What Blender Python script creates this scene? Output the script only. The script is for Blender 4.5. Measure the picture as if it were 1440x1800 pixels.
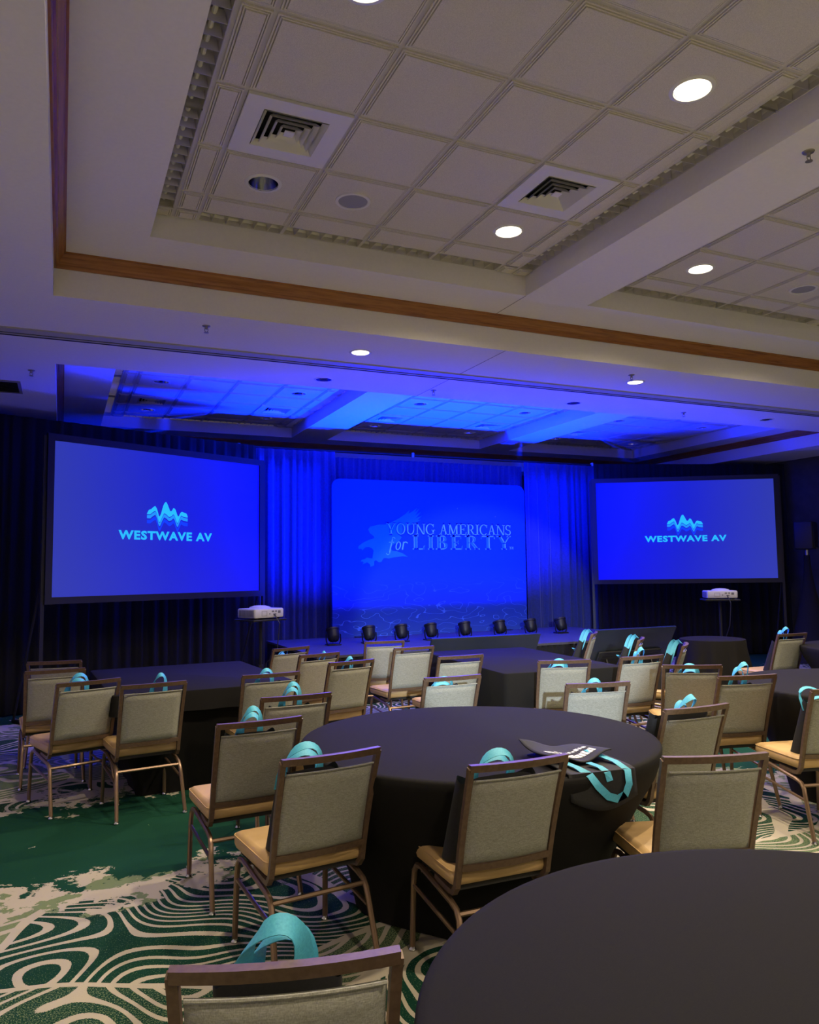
import bpy, math, random
from mathutils import Matrix, Vector, Euler
random.seed(7)
R = math.radians
sc = bpy.context.scene
for o in list(bpy.data.objects): bpy.data.objects.remove(o)
COL = sc.collection

# ------------------------------------------------------------------ camera, world, exposure
cam = bpy.data.cameras.new('camera'); cam.sensor_fit = 'HORIZONTAL'; cam.sensor_width = 36.0
cam.lens = 1361.44 / 1440 * 36; cam.clip_start = .05; cam.clip_end = 100
co = bpy.data.objects.new('camera', cam); COL.objects.link(co)
r_ = (0.9125091, -0.4088560, -0.0128016); u_ = (-0.0201511, -0.0761878, 0.9968898); f_ = (0.4085598, 0.9094131, 0.0777609)
co.matrix_world = Matrix(((r_[0], u_[0], -f_[0], 0), (r_[1], u_[1], -f_[1], 0), (r_[2], u_[2], -f_[2], 1.593), (0, 0, 0, 1)))
sc.camera = co
w = bpy.data.worlds.new('world'); sc.world = w; w.use_nodes = True
w.node_tree.nodes['Background'].inputs[0].default_value = (.05, .05, .06, 1)
w.node_tree.nodes['Background'].inputs[1].default_value = .02
vs = sc.view_settings
vs.view_transform = 'Standard'; vs.look = 'None'; vs.gamma = 1; vs.use_curve_mapping = False; vs.exposure = 0.0

WARM = (1.0, .83, .61)
DOWN_W = 235.0      # each lit recessed downlight
BLUE = (.0, .012, 1.0)
UP_W = 1550.0       # each stage uplight
WASH_W = 3800.0     # stage wash lamp at the back of the room

# ------------------------------------------------------------------ materials
MATS = {}
def nodes(m):
    return m.node_tree.nodes, m.node_tree.links
def mat(name, col=(.5, .5, .5), rough=.6, metal=0.0, emit=None, estr=0.0, spec=.5, sheen=0):
    m = bpy.data.materials.new(name); m.use_nodes = True
    b = m.node_tree.nodes['Principled BSDF']
    b.inputs['Base Color'].default_value = (*col, 1); b.inputs['Roughness'].default_value = rough
    b.inputs['Metallic'].default_value = metal; b.inputs['Specular IOR Level'].default_value = spec
    if sheen: b.inputs['Sheen Weight'].default_value = sheen
    if emit: b.inputs['Emission Color'].default_value = (*emit, 1); b.inputs['Emission Strength'].default_value = estr
    MATS[name] = m; return m
def tex_noise(m, scale, detail=3, rough=.55, coord='Object', vec=None):
    n, l = nodes(m); t = n.new('ShaderNodeTexNoise'); t.inputs['Scale'].default_value = scale
    t.inputs['Detail'].default_value = detail; t.inputs['Roughness'].default_value = rough
    if vec is None:
        c = n.new('ShaderNodeTexCoord'); vec = c.outputs[coord]
    l.new(vec, t.inputs['Vector']); return t
def ramp(m, src, stops):
    n, l = nodes(m); r = n.new('ShaderNodeValToRGB'); l.new(src, r.inputs[0])
    e = r.color_ramp.elements
    while len(e) > 1: e.remove(e[-1])
    e[0].position = stops[0][0]; e[0].color = (*stops[0][1], 1)
    for p, c in stops[1:]:
        q = e.new(p); q.color = (*c, 1)
    return r
def bump(m, src, strength=.2, dist=.002):
    n, l = nodes(m); b = n.new('ShaderNodeBump'); b.inputs['Strength'].default_value = strength; b.inputs['Distance'].default_value = dist
    l.new(src, b.inputs['Height']); l.new(b.outputs[0], n['Principled BSDF'].inputs['Normal'])
def noisy(name, c1, c2, scale, rough=.7, bstr=.2, bdist=.002, **k):
    m = mat(name, c1, rough, **k); t = tex_noise(m, scale)
    r = ramp(m, t.outputs[0], [(.3, c1), (.7, c2)]); n, l = nodes(m)
    l.new(r.outputs[0], n['Principled BSDF'].inputs['Base Color'])
    if bstr: bump(m, t.outputs[0], bstr, bdist)
    return m

noisy('drywall', (.78, .76, .73), (.81, .79, .76), 40, .85, .1)
noisy('tile', (.56, .53, .48), (.74, .70, .64), 260, .9, .5, .003)
mat('grid_metal', (.55, .53, .52), .55)
mat('vent_white', (.72, .71, .70), .5)
mat('dark_void', (.008, .008, .009), .9)
mat('chrome', (.62, .63, .66), .12, 1.0)
mat('louver_metal', (.60, .58, .54), .30, .55)
mat('tube_white', (.75, .75, .70), .35)
mat('speaker_grille', (.30, .30, .32), .7)
mat('lamp_on', (1, 1, 1), .4, emit=(1.0, .88, .62), estr=7.0)
mat('track_alu', (.45, .43, .38), .45)
mat('sprinkler_metal', (.35, .33, .30), .35, .8)
m = mat('trim_wood', (.25, .10, .03), .35)
n, l = nodes(m); c = n.new('ShaderNodeTexCoord'); mp = n.new('ShaderNodeMapping'); mp.inputs['Scale'].default_value = (1.5, 1.5, 30)
l.new(c.outputs['Object'], mp.inputs[0]); t = tex_noise(m, 2.0, 5, .6, vec=mp.outputs[0])
r = ramp(m, t.outputs[0], [(.3, (.20, .072, .018)), (.5, (.34, .135, .035)), (.72, (.42, .18, .05))]); l.new(r.outputs[0], n['Principled BSDF'].inputs['Base Color'])
noisy('wall_paint', (.58, .56, .54), (.62, .60, .58), 20, .85, .05)
noisy('wall_dimmed', (.055, .055, .06), (.075, .075, .08), 6, .85, .05)  # right wall's weak light put into its colour; back wall shares it
mat('seam', (.22, .20, .20), .9)

def fabric(name, c1, c2, scale, sheen=0, rough=.9, bstr=.35):
    m = mat(name, c1, rough, sheen=sheen, spec=.2); n, l = nodes(m)
    c = n.new('ShaderNodeTexCoord')
    a = n.new('ShaderNodeMapping'); a.inputs['Scale'].default_value = (1, 1, .12); l.new(c.outputs['Object'], a.inputs[0])
    b = n.new('ShaderNodeMapping'); b.inputs['Scale'].default_value = (.12, .12, 1); l.new(c.outputs['Object'], b.inputs[0])
    t1 = tex_noise(m, scale, 2, .5, vec=a.outputs[0]); t2 = tex_noise(m, scale, 2, .5, vec=b.outputs[0])
    x = n.new('ShaderNodeMath'); x.operation = 'ADD'; l.new(t1.outputs[0], x.inputs[0]); l.new(t2.outputs[0], x.inputs[1])
    h = n.new('ShaderNodeMath'); h.operation = 'MULTIPLY'; h.inputs[1].default_value = .5; l.new(x.outputs[0], h.inputs[0])
    r = ramp(m, h.outputs[0], [(.36, c1), (.64, c2)]); l.new(r.outputs[0], n['Principled BSDF'].inputs['Base Color'])
    bump(m, h.outputs[0], bstr, .001); return m
fabric('back_fabric', (.215, .213, .172), (.375, .372, .312), 520)
m = noisy('seat_vinyl', (.52, .34, .145), (.57, .375, .165), 12, .5, .06)
m = mat('frame_brown', (.115, .070, .043), .42, .2)
t = tex_noise(m, 60); n, l = nodes(m); r = ramp(m, t.outputs[0], [(.3, (.110, .066, .040)), (.7, (.155, .098, .062))]); l.new(r.outputs[0], n['Principled BSDF'].inputs['Base Color'])
mat('leg_bronze', (.26, .17, .11), .33, .7)
mat('glide', (.5, .5, .5), .25, 1.0)
mat('seat_pan', (.02, .018, .016), .8)
noisy('cloth_black', (.0088, .008, .0074), (.0118, .011, .0100), 300, .9, .12, .001, spec=.15)
noisy('bag_black', (.010, .010, .011), (.015, .015, .016), 120, .8, .2)
noisy('strap_teal', (.06, .38, .55), (.09, .48, .64), 180, .6, .15, .001)
mat('print_white', (.75, .75, .72), .7)
noisy('drape_black', (.0025, .0025, .003), (.004, .004, .005), 30, .95, 0)
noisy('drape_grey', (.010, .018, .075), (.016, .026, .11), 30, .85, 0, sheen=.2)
mat('pipe_metal', (.45, .45, .47), .3, 1.0)
mat('black_metal', (.012, .012, .013), .45, .3)
mat('dark_metal', (.03, .03, .035), .5, .6)
mat('black_plastic', (.008, .008, .009), .55)
mat('gloss_black', (.022, .028, .036), .22)
mat('led_lens', (.05, .08, .6), .2, emit=(.02, .08, 1), estr=4.0)
noisy('stage_carpet', (.05, .05, .055), (.07, .07, .075), 90, .95, .2)
mat('projector_white', (.42, .42, .44), .5)
mat('projector_grey', (.10, .10, .11), .6)
mat('outlet_plate', (.5, .5, .5), .5)

# screens: emissive picture, ramping to purer blue on the side nearer the stage
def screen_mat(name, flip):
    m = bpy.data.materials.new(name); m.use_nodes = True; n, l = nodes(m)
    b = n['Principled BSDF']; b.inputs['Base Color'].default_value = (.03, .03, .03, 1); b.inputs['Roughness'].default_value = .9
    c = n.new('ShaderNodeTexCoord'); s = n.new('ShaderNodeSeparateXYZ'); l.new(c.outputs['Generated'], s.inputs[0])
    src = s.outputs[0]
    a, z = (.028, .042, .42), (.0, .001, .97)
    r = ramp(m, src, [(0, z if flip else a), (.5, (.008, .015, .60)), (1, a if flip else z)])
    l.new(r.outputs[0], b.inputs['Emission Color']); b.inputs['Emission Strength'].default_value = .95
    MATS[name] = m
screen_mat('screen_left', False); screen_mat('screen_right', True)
mat('logo_cyan', (.02, .1, .2), .9, emit=(.02, .50, 1.0), estr=1.0)
mat('logo_azure', (.02, .1, .2), .9, emit=(.015, .30, .95), estr=.95)
mat('logo_blue', (.02, .05, .2), .9, emit=(.003, .045, .9), estr=.95)

# printed backdrop
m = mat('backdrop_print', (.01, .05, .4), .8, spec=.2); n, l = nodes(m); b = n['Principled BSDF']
c = n.new('ShaderNodeTexCoord'); s = n.new('ShaderNodeSeparateXYZ'); l.new(c.outputs['Object'], s.inputs[0])
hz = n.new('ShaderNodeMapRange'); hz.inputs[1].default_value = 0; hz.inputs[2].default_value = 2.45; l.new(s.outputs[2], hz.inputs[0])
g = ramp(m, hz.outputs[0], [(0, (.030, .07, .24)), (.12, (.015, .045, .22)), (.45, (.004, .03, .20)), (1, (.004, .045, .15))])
mp = n.new('ShaderNodeMapping'); mp.inputs['Scale'].default_value = (1, 1, 1); l.new(c.outputs['Object'], mp.inputs[0])
vo = n.new('ShaderNodeTexVoronoi'); vo.inputs['Scale'].default_value = 3.2; l.new(mp.outputs[0], vo.inputs['Vector'])
st = n.new('ShaderNodeMath'); st.operation = 'LESS_THAN'; st.inputs[1].default_value = .020; l.new(vo.outputs['Distance'], st.inputs[0])
mixs = n.new('ShaderNodeMix'); mixs.data_type = 'RGBA'; l.new(st.outputs[0], mixs.inputs[0]); l.new(g.outputs[0], mixs.inputs[6]); mixs.inputs[7].default_value = (.5, .6, .9, 1)
# thin wave lines in the lower part of the print
wv = n.new('ShaderNodeTexNoise'); wv.noise_dimensions = '2D'; wv.inputs['Scale'].default_value = 1.5; wv.inputs['Detail'].default_value = 2
mp2 = n.new('ShaderNodeMapping'); mp2.inputs['Rotation'].default_value = (R(90), 0, 0); mp2.inputs['Scale'].default_value = (1, 1, 2.3); l.new(c.outputs['Object'], mp2.inputs[0]); l.new(mp2.outputs[0], wv.inputs['Vector'])
k1 = n.new('ShaderNodeMath'); k1.operation = 'MULTIPLY_ADD'; k1.inputs[1].default_value = 6; l.new(wv.outputs[0], k1.inputs[0])
k0 = n.new('ShaderNodeMath'); k0.operation = 'MULTIPLY'; k0.inputs[1].default_value = 4.5; l.new(s.outputs[2], k0.inputs[0]); l.new(k0.outputs[0], k1.inputs[2])
fr = n.new('ShaderNodeMath'); fr.operation = 'FRACT'; l.new(k1.outputs[0], fr.inputs[0])
ln = n.new('ShaderNodeMath'); ln.operation = 'LESS_THAN'; ln.inputs[1].default_value = .055; l.new(fr.outputs[0], ln.inputs[0])
lowm = n.new('ShaderNodeMapRange'); lowm.inputs[1].default_value = .95; lowm.inputs[2].default_value = .25; l.new(s.outputs[2], lowm.inputs[0])
lm2 = n.new('ShaderNodeMath'); lm2.operation = 'MULTIPLY'; l.new(ln.outputs[0], lm2.inputs[0]); l.new(lowm.outputs[0], lm2.inputs[1])
lm3 = n.new('ShaderNodeMath'); lm3.operation = 'MULTIPLY'; l.new(lm2.outputs[0], lm3.inputs[0]); lm3.inputs[1].default_value = .35
mixw = n.new('ShaderNodeMix'); mixw.data_type = 'RGBA'; l.new(lm3.outputs[0], mixw.inputs[0]); l.new(mixs.outputs[2], mixw.inputs[6]); mixw.inputs[7].default_value = (.15, .35, .9, 1)
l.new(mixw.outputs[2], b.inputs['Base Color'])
mat('print_light', (.20, .36, .95), .8, spec=.2)
mat('print_mid', (.02, .12, .50), .8, spec=.2)
mat('print_eagle', (.015, .12, .50), .8, spec=.2)
mat('print_dark', (.002, .015, .09), .8, spec=.2)

# carpet: dark green blotches with ragged cream edges, fields of cream contour lines elsewhere
m = mat('carpet', (.1, .1, .1), .95, spec=.1); n, l = nodes(m); b = n['Principled BSDF']
tc = n.new('ShaderNodeTexCoord'); P = tc.outputs['Object']
def mth(op, a, bb=None, cc=None):
    x = n.new('ShaderNodeMath'); x.operation = op
    for i, v in enumerate((a, bb, cc)):
        if v is None: continue
        if isinstance(v, (int, float)): x.inputs[i].default_value = v
        else: l.new(v, x.inputs[i])
    return x.outputs[0]
def mixc(fac, a, bb):
    x = n.new('ShaderNodeMix'); x.data_type = 'RGBA'
    if isinstance(fac, (int, float)): x.inputs[0].default_value = fac
    else: l.new(fac, x.inputs[0])
    for i, v in ((6, a), (7, bb)):
        if isinstance(v, tuple): x.inputs[i].default_value = (*v, 1)
        else: l.new(v, x.inputs[i])
    return x.outputs[2]
CREAM, SAGE, DARK, DEEP = (.46, .41, .31), (.17, .22, .11), (.006, .042, .024), (.006, .040, .024)
sx = n.new('ShaderNodeSeparateXYZ'); l.new(P, sx.inputs[0]); X, Y = sx.outputs[0], sx.outputs[1]
fine = tex_noise(m, 170, 2, .6, vec=P).outputs[0]
rag = tex_noise(m, 3.0, 10, .68, vec=P).outputs[0]
big = tex_noise(m, .55, 2, .5, vec=P).outputs[0]
# one blotch field per 4.4 m carpet repeat
ry = mth('PINGPONG', mth('ADD', Y, 5.3 + 8 * 4.4), 2.2)   # distance from the blotch bands, repeating along the room
wy = mth('ADD', Y, mth('MULTIPLY', mth('SUBTRACT', big, .5), 1.6))
d0 = mth('ABSOLUTE', mth('SUBTRACT', mth('FLOORED_MODULO', mth('SUBTRACT', wy, 5.28 - 2.4), 4.8), 2.4))
dx = mth('ABSOLUTE', mth('SUBTRACT', mth('FLOORED_MODULO', mth('SUBTRACT', X, .55 - 2.7), 5.4), 2.7))
dd = mth('SQRT', mth('ADD', mth('POWER', mth('DIVIDE', d0, 1.02), 2), mth('POWER', mth('DIVIDE', dx, 1.75), 2)))
bl = mth('ADD', dd, mth('MULTIPLY', mth('SUBTRACT', rag, .5), 2.1))
# contour-line field
v2 = n.new('ShaderNodeTexVoronoi'); v2.feature = 'F1'; v2.inputs['Scale'].default_value = .72; v2.inputs['Randomness'].default_value = 1.0
wp = tex_noise(m, .8, 2, .5, vec=P)
wadd = n.new('ShaderNodeVectorMath'); wadd.operation = 'MULTIPLY_ADD'; l.new(wp.outputs['Color'], wadd.inputs[0]); wadd.inputs[1].default_value = (.9, .9, 0); l.new(P, wadd.inputs[2])
l.new(wadd.outputs[0], v2.inputs['Vector'])
cellv = n.new('ShaderNodeSeparateColor'); l.new(v2.outputs['Color'], cellv.inputs[0])
flow = n.new('ShaderNodeVectorMath'); flow.operation = 'MULTIPLY_ADD'; l.new(v2.outputs['Color'], flow.inputs[0]); flow.inputs[1].default_value = (7, 7, 0); l.new(P, flow.inputs[2])
fn = tex_noise(m, .95, 1, .4, vec=flow.outputs[0]).outputs[0]
fld = mth('ADD', mth('MULTIPLY', fn, 34.0), mth('ADD', mth('MULTIPLY', Y, 6.5), mth('MULTIPLY', X, mth('MULTIPLY', mth('SUBTRACT', cellv.outputs[0], .5), 11.0))))
fl = mth('FRACT', mth('ADD', fld, mth('MULTIPLY', fine, .10)))
line = mth('LESS_THAN', fl, .33)
v3 = n.new('ShaderNodeTexVoronoi'); v3.feature = 'DISTANCE_TO_EDGE'; v3.inputs['Scale'].default_value = .72; l.new(wadd.outputs[0], v3.inputs['Vector'])
edge = mth('LESS_THAN', v3.outputs['Distance'], .016)
line = mth('MAXIMUM', line, edge)
speck = mixc(mth('GREATER_THAN', mth('ADD', fine, mth('MULTIPLY', mth('SUBTRACT', cellv.outputs[1], .5), .45)), .47), DEEP, SAGE)
stripes = mixc(line, speck, CREAM)
sage_p = mth('GREATER_THAN', tex_noise(m, 2.2, 6, .6, vec=flow.outputs[0]).outputs[0], .53)
ring = mixc(sage_p, CREAM, SAGE)
flecks = mth('GREATER_THAN', tex_noise(m, 16, 6, .7, vec=P).outputs[0], .70)
core = mixc(flecks, mixc(tex_noise(m, 3, 3, .5, vec=P).outputs[0], DARK, (.009, .058, .033)), SAGE)
c1_ = mixc(mth('LESS_THAN', bl, 1.10), stripes, ring)
c2_ = mixc(mth('LESS_THAN', bl, .80), c1_, core)
l.new(c2_, b.inputs['Base Color']); bump(m, fine, .35, .004)

# ------------------------------------------------------------------ mesh helpers
class MB:
    def __init__(s): s.v = []; s.f = []
    def add(s, vs, fs):
        k = len(s.v); s.v += [tuple(x) for x in vs]; s.f += [tuple(i + k for i in q) for q in fs]; return s
    def box(s, x0, x1, y0, y1, z0, z1):
        return s.add([(x, y, z) for z in (z0, z1) for y in (y0, y1) for x in (x0, x1)],
                     [(0, 2, 3, 1), (4, 5, 7, 6), (0, 1, 5, 4), (2, 6, 7, 3), (0, 4, 6, 2), (1, 3, 7, 5)])
    def rbox(s, x0, x1, y0, y1, z0, z1, r, seg=3):
        # box with rounded vertical edges and a small top/bottom bevel
        def loop(ins, z):
            pts = []
            for cx, cy, a in ((x1 - r, y1 - r, 0), (x0 + r, y1 - r, 90), (x0 + r, y0 + r, 180), (x1 - r, y0 + r, 270)):
                for i in range(seg + 1):
                    t = R(a + 90 * i / seg); pts.append((cx + (r - ins) * math.cos(t), cy + (r - ins) * math.sin(t), z))
            return pts
        e = min(r, (z1 - z0) / 2) * .8
        L = [loop(e, z0), loop(e * .3, z0 + e * .3), loop(0, z0 + e), loop(0, z1 - e), loop(e * .3, z1 - e * .3), loop(e, z1)]
        n_ = len(L[0]); k = len(s.v)
        for q in L: s.v += q
        for a in range(5):
            for i in range(n_):
                j = (i + 1) % n_; s.f.append((k + a * n_ + i, k + a * n_ + j, k + (a + 1) * n_ + j, k + (a + 1) * n_ + i))
        s.f.append(tuple(k + i for i in reversed(range(n_)))); s.f.append(tuple(k + 5 * n_ + i for i in range(n_))); return s
    def tube(s, pts, r, n_=8, rx=None, cap=True):
        # tube along a path; rx gives an elliptical (flattened) second radius
        P_ = [Vector(p) for p in pts]; k = len(s.v); up0 = None
        for i, p in enumerate(P_):
            t = (P_[min(i + 1, len(P_) - 1)] - P_[max(i - 1, 0)]).normalized()
            if up0 is None: up0 = Vector((1, 0, 0)) if abs(t.x) < .8 else Vector((0, 0, 1))
            a = (up0 - t * up0.dot(t)).normalized(); b_ = t.cross(a); up0 = a
            rr = r[i] if isinstance(r, (list, tuple)) else r
            q = rx if rx else rr
            for j in range(n_):
                an = 2 * math.pi * (j + .5) / n_; s.v.append(tuple(p + a * math.cos(an) * rr + b_ * math.sin(an) * q))
        for i in range(len(P_) - 1):
            for j in range(n_):
                j2 = (j + 1) % n_; s.f.append((k + i * n_ + j, k + i * n_ + j2, k + (i + 1) * n_ + j2, k + (i + 1) * n_ + j))
        if cap:
            s.f.append(tuple(k + j for j in reversed(range(n_)))); s.f.append(tuple(k + (len(P_) - 1) * n_ + j for j in range(n_)))
        return s
    def lathe(s, prof, n_=32, c=(0, 0, 0), a0=0):
        k = len(s.v)
        for rr, z in prof:
            for j in range(n_):
                an = a0 + 2 * math.pi * j / n_; s.v.append((c[0] + rr * math.cos(an), c[1] + rr * math.sin(an), c[2] + z))
        for i in range(len(prof) - 1):
            for j in range(n_):
                j2 = (j + 1) % n_; s.f.append((k + i * n_ + j, k + i * n_ + j2, k + (i + 1) * n_ + j2, k + (i + 1) * n_ + j))
        return s
    def disc(s, r, z, n_=32, c=(0, 0), down=False):
        k = len(s.v)
        for j in range(n_):
            an = 2 * math.pi * j / n_; s.v.append((c[0] + r * math.cos(an), c[1] + r * math.sin(an), z))
        q = list(range(k, k + n_)); s.f.append(tuple(reversed(q)) if down else tuple(q)); return s
    def grid(s, fn, nu, nv, closed=False):
        k = len(s.v)
        for j in range(nv + 1):
            for i in range(nu + 1): s.v.append(tuple(fn(i / nu, j / nv)))
        for j in range(nv):
            for i in range(nu):
                a = k + j * (nu + 1) + i; s.f.append((a, a + 1, a + nu + 2, a + nu + 1))
        return s
    def poly(s, pts2, y0, y1):
        # polygon in x,z extruded along y
        n_ = len(pts2); k = len(s.v)
        for y in (y0, y1): s.v += [(p[0], y, p[1]) for p in pts2]
        s.f.append(tuple(range(k, k + n_))); s.f.append(tuple(reversed(range(k + n_, k + 2 * n_))))
        for i in range(n_):
            j = (i + 1) % n_; s.f.append((k + i, k + n_ + i, k + n_ + j, k + j))
        return s
    def ribbon(s, pts, wid, th=.002):
        # pts: list of (point, width direction)
        k = len(s.v); m_ = len(pts)
        for i, (p, wd) in enumerate(pts):
            p = Vector(p); wd = Vector(wd).normalized(); t = (Vector(pts[min(i + 1, m_ - 1)][0]) - Vector(pts[max(i - 1, 0)][0])).normalized()
            wd = (wd - t * wd.dot(t)).normalized(); nn = t.cross(wd) * th / 2
            for sg, sn in ((-1, 1), (1, 1), (1, -1), (-1, -1)): s.v.append(tuple(p + wd * sg * wid / 2 + nn * sn))
        for i in range(m_ - 1):
            for j in range(4):
                j2 = (j + 1) % 4; s.f.append((k + i * 4 + j, k + i * 4 + j2, k + i * 4 + 4 + j2, k + i * 4 + 4 + j))
        s.f.append((k, k + 1, k + 2, k + 3)); e = k + (m_ - 1) * 4; s.f.append((e + 3, e + 2, e + 1, e)); return s
    def mesh(s, name, smooth=False, angle=40):
        me = bpy.data.meshes.new(name); me.from_pydata(s.v, [], s.f); me.update()
        if smooth:
            me.polygons.foreach_set('use_smooth', [True] * len(me.polygons))
            try: me.set_sharp_from_angle(angle=R(angle))
            except Exception: pass
        return me
    def build(s, name, material, parent=None, smooth=False, angle=40):
        me = s.mesh(name, smooth, angle); me.materials.append(MATS[material]); return link(name, me, parent)
def link(name, data, parent=None):
    o = bpy.data.objects.new(name, data); COL.objects.link(o)
    if parent: o.parent = parent
    return o
def tag(o, label=None, cat=None, group=None, kind=None):
    if label: o['label'] = label
    if cat: o['category'] = cat
    if group: o['group'] = group
    if kind: o['kind'] = kind
    return o
def empty(name, loc=(0, 0, 0), rz=0, label=None, cat=None, group=None, parent=None):
    o = link(name, None, parent); o.location = loc; o.rotation_euler = (0, 0, rz); o.empty_display_size = .1
    return tag(o, label, cat, group)
KIDS = {}
def copy_tree(o, parent=None):
    c = o.copy(); COL.objects.link(c); c.parent = parent
    for ch in [x for x in bpy.data.objects if x.parent == o and x != c]: copy_tree(ch, c)
    return c
def spot(name, loc, target, watts, color, size_deg, blend=.4, radius=.04, parent=None):
    li = bpy.data.lights.new(name, 'SPOT'); li.energy = watts; li.color = color; li.spot_size = R(size_deg); li.spot_blend = blend; li.shadow_soft_size = radius
    o = link(name, li, parent); o.location = loc
    d = Vector(target) - Vector(loc); o.rotation_euler = d.to_track_quat('-Z', 'Y').to_euler(); return o

# ------------------------------------------------------------------ the room
Z0, Z1, Z2 = 3.622, 3.931, 4.110
T = .6096
XL, XR, YN, YB = -1.35, 12.60, -4.6, 13.95
TX0, TX1 = -.095, 11.50
TRAYS = [(.40, 6.025), (8.0, 13.4)]
COFX = [(.513, .827), (4.205, 4.522), (7.895, 8.215)]       # (left wall, first grid line)
COFY = [(.97, 5.46), (8.36, 12.85)]                          # near, far wall
MB().box(XL, XR, YN, YB, -.12, 0).build('floor', 'carpet')
tag(bpy.data.objects['floor'], 'green and cream patterned ballroom carpet', None, None, 'structure')
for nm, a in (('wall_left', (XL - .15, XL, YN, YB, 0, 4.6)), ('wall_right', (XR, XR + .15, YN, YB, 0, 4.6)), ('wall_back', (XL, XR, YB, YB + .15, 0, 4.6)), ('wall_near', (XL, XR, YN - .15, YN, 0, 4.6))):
    tag(MB().box(*a).build(nm, 'wall_dimmed' if nm in ('wall_right', 'wall_back') else 'wall_paint'), kind='structure')
cb = MB()
def slab(x0, x1, y0, y1, z, top=4.6): cb.box(x0, x1, y0, y1, z, top)
slab(XL, TX0, YN, YB, Z0); slab(TX1, XR, YN, YB, Z0)
slab(TX0, TX1, YN, TRAYS[0][0], Z0); slab(TX0, TX1, TRAYS[0][1], TRAYS[1][0], Z0); slab(TX0, TX1, TRAYS[1][1], YB, Z0)
for b_, (t0, t1) in enumerate(TRAYS):
    y0, y1 = COFY[b_]
    slab(TX0, TX1, t0, y0, Z1); slab(TX0, TX1, y1, t1, Z1)
    xs = TX0
    for k, (xl, g0) in enumerate(COFX):
        slab(xs, xl, y0, y1, Z1); xs = xl + 3.055
    slab(xs, TX1, y0, y1, Z1)
cb.box(TX0, TX1, .40, 13.4, 4.40, 4.6)
ceiling = tag(cb.build('ceiling', 'drywall'), 'tiered white tray ceiling with recessed tile coffers', None, None, 'structure')
for x, y0, y1, z in ((3.565, 5.46, 6.02, Z1), (3.70, 6.03, 8.0, Z0)):
    MB().box(x - .003, x + .003, y0, y1, z - .0015, z + .001).build('joint_line', 'seam', ceiling)

# crown moulding along the tray walls
prof = [(0, -.105), (.012, -.105), (.018, -.085), (.030, -.080), (.036, -.060), (.060, -.028), (.066, -.012), (.078, -.010), (.078, 0), (0, 0)]
def trim(i, a, b_, nrm):
    mb = MB(); k = len(prof); d = Vector((b_[0] - a[0], b_[1] - a[1], 0)).normalized()
    for (px, py), sgn in ((a, 1), (b_, -1)):
        for o_, z in prof: mb.v.append((px + nrm[0] * o_ + d.x * sgn * o_, py + nrm[1] * o_ + d.y * sgn * o_, Z1 + z))
    for j in range(k - 1): mb.f.append((j, j + 1, k + j + 1, k + j))
    tag(mb.build('trim_%d' % i, 'trim_wood'), kind='structure')
i = 1
for t0, t1 in TRAYS:
    for a, b_, nn in (((TX0, t1), (TX1, t1), (0, -1)), ((TX0, t0), (TX0, t1), (1, 0)), ((TX1, t1), (TX1, t0), (-1, 0)), ((TX1, t0), (TX0, t0), (0, 1))):
        trim(i, a, b_, nn); i += 1

# acoustic tiles: stepped edge, face hangs below the T-bars
def tile_mesh(wx, wy, hole=0.0):
    mb = MB(); g = .012
    rings = []
    for ins, z in ((g, 0), (g, -.012), (g + .008, -.012), (g + .0095, -.004), (g + .012, -.004), (g + .0135, -.015), (g + .020, -.015), (g + .0215, -.006), (g + .024, -.006), (g + .0255, -.018), (g + .030, -.018)):
        rings.append([(ins, ins, z), (wx - ins, ins, z), (wx - ins, wy - ins, z), (ins, wy - ins, z)])
    for rg in rings: mb.v += rg
    for a in range(len(rings) - 1):
        for j in range(4):
            j2 = (j + 1) % 4; mb.f.append((a * 4 + j, a * 4 + 4 + j, a * 4 + 4 + j2, a * 4 + j2))
    k = (len(rings) - 1) * 4; z = -.018
    if not hole: mb.f.append((k + 3, k + 2, k + 1, k))
    else:
        N = 32; ins = g + .030; h = wx / 2 - ins; k = len(mb.v)
        for j in range(N):
            an = 2 * math.pi * (j + .5) / N; cx_, sy_ = math.cos(an), math.sin(an); q = h / max(abs(cx_), abs(sy_))
            mb.v.append((wx / 2 + cx_ * q, wy / 2 + sy_ * q, z)); mb.v.append((wx / 2 + cx_ * hole, wy / 2 + sy_ * hole, z)); mb.v.append((wx / 2 + cx_ * hole, wy / 2 + sy_ * hole, .01))
        for j in range(N):
            a, b_ = k + 3 * j, k + 3 * ((j + 1) % N); mb.f.append((a, b_, b_ + 1, a + 1)); mb.f.append((a + 1, b_ + 1, b_ + 2, a + 2))
        for j in range(4):   # corner triangles
            j0 = int(N / 8 + j * N / 4) % N; kk = (len(rings) - 1) * 4
            corner = [2, 3, 0, 1][j]; mb.f.append((kk + corner, k + 3 * ((j0) % N), k + 3 * ((j0 - 1) % N)))
    me = mb.mesh('ceiling_tile'); me.materials.append(MATS['tile']); return me
TILE = tile_mesh(T, T); TILE_H = tile_mesh(T, T, .098); STRIPS = {}
def put_tile(x0, y0, wx=T, wy=T, hole=False):
    if abs(wx - T) < 1e-4 and abs(wy - T) < 1e-4: me = TILE_H if hole else TILE
    else:
        key = (round(wx, 3), round(wy, 3))
        if key not in STRIPS: STRIPS[key] = tile_mesh(wx, wy)
        me = STRIPS[key]
    o = link('ceiling_tile', me, ceiling); o.location = (x0, y0, Z2); return o

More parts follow.
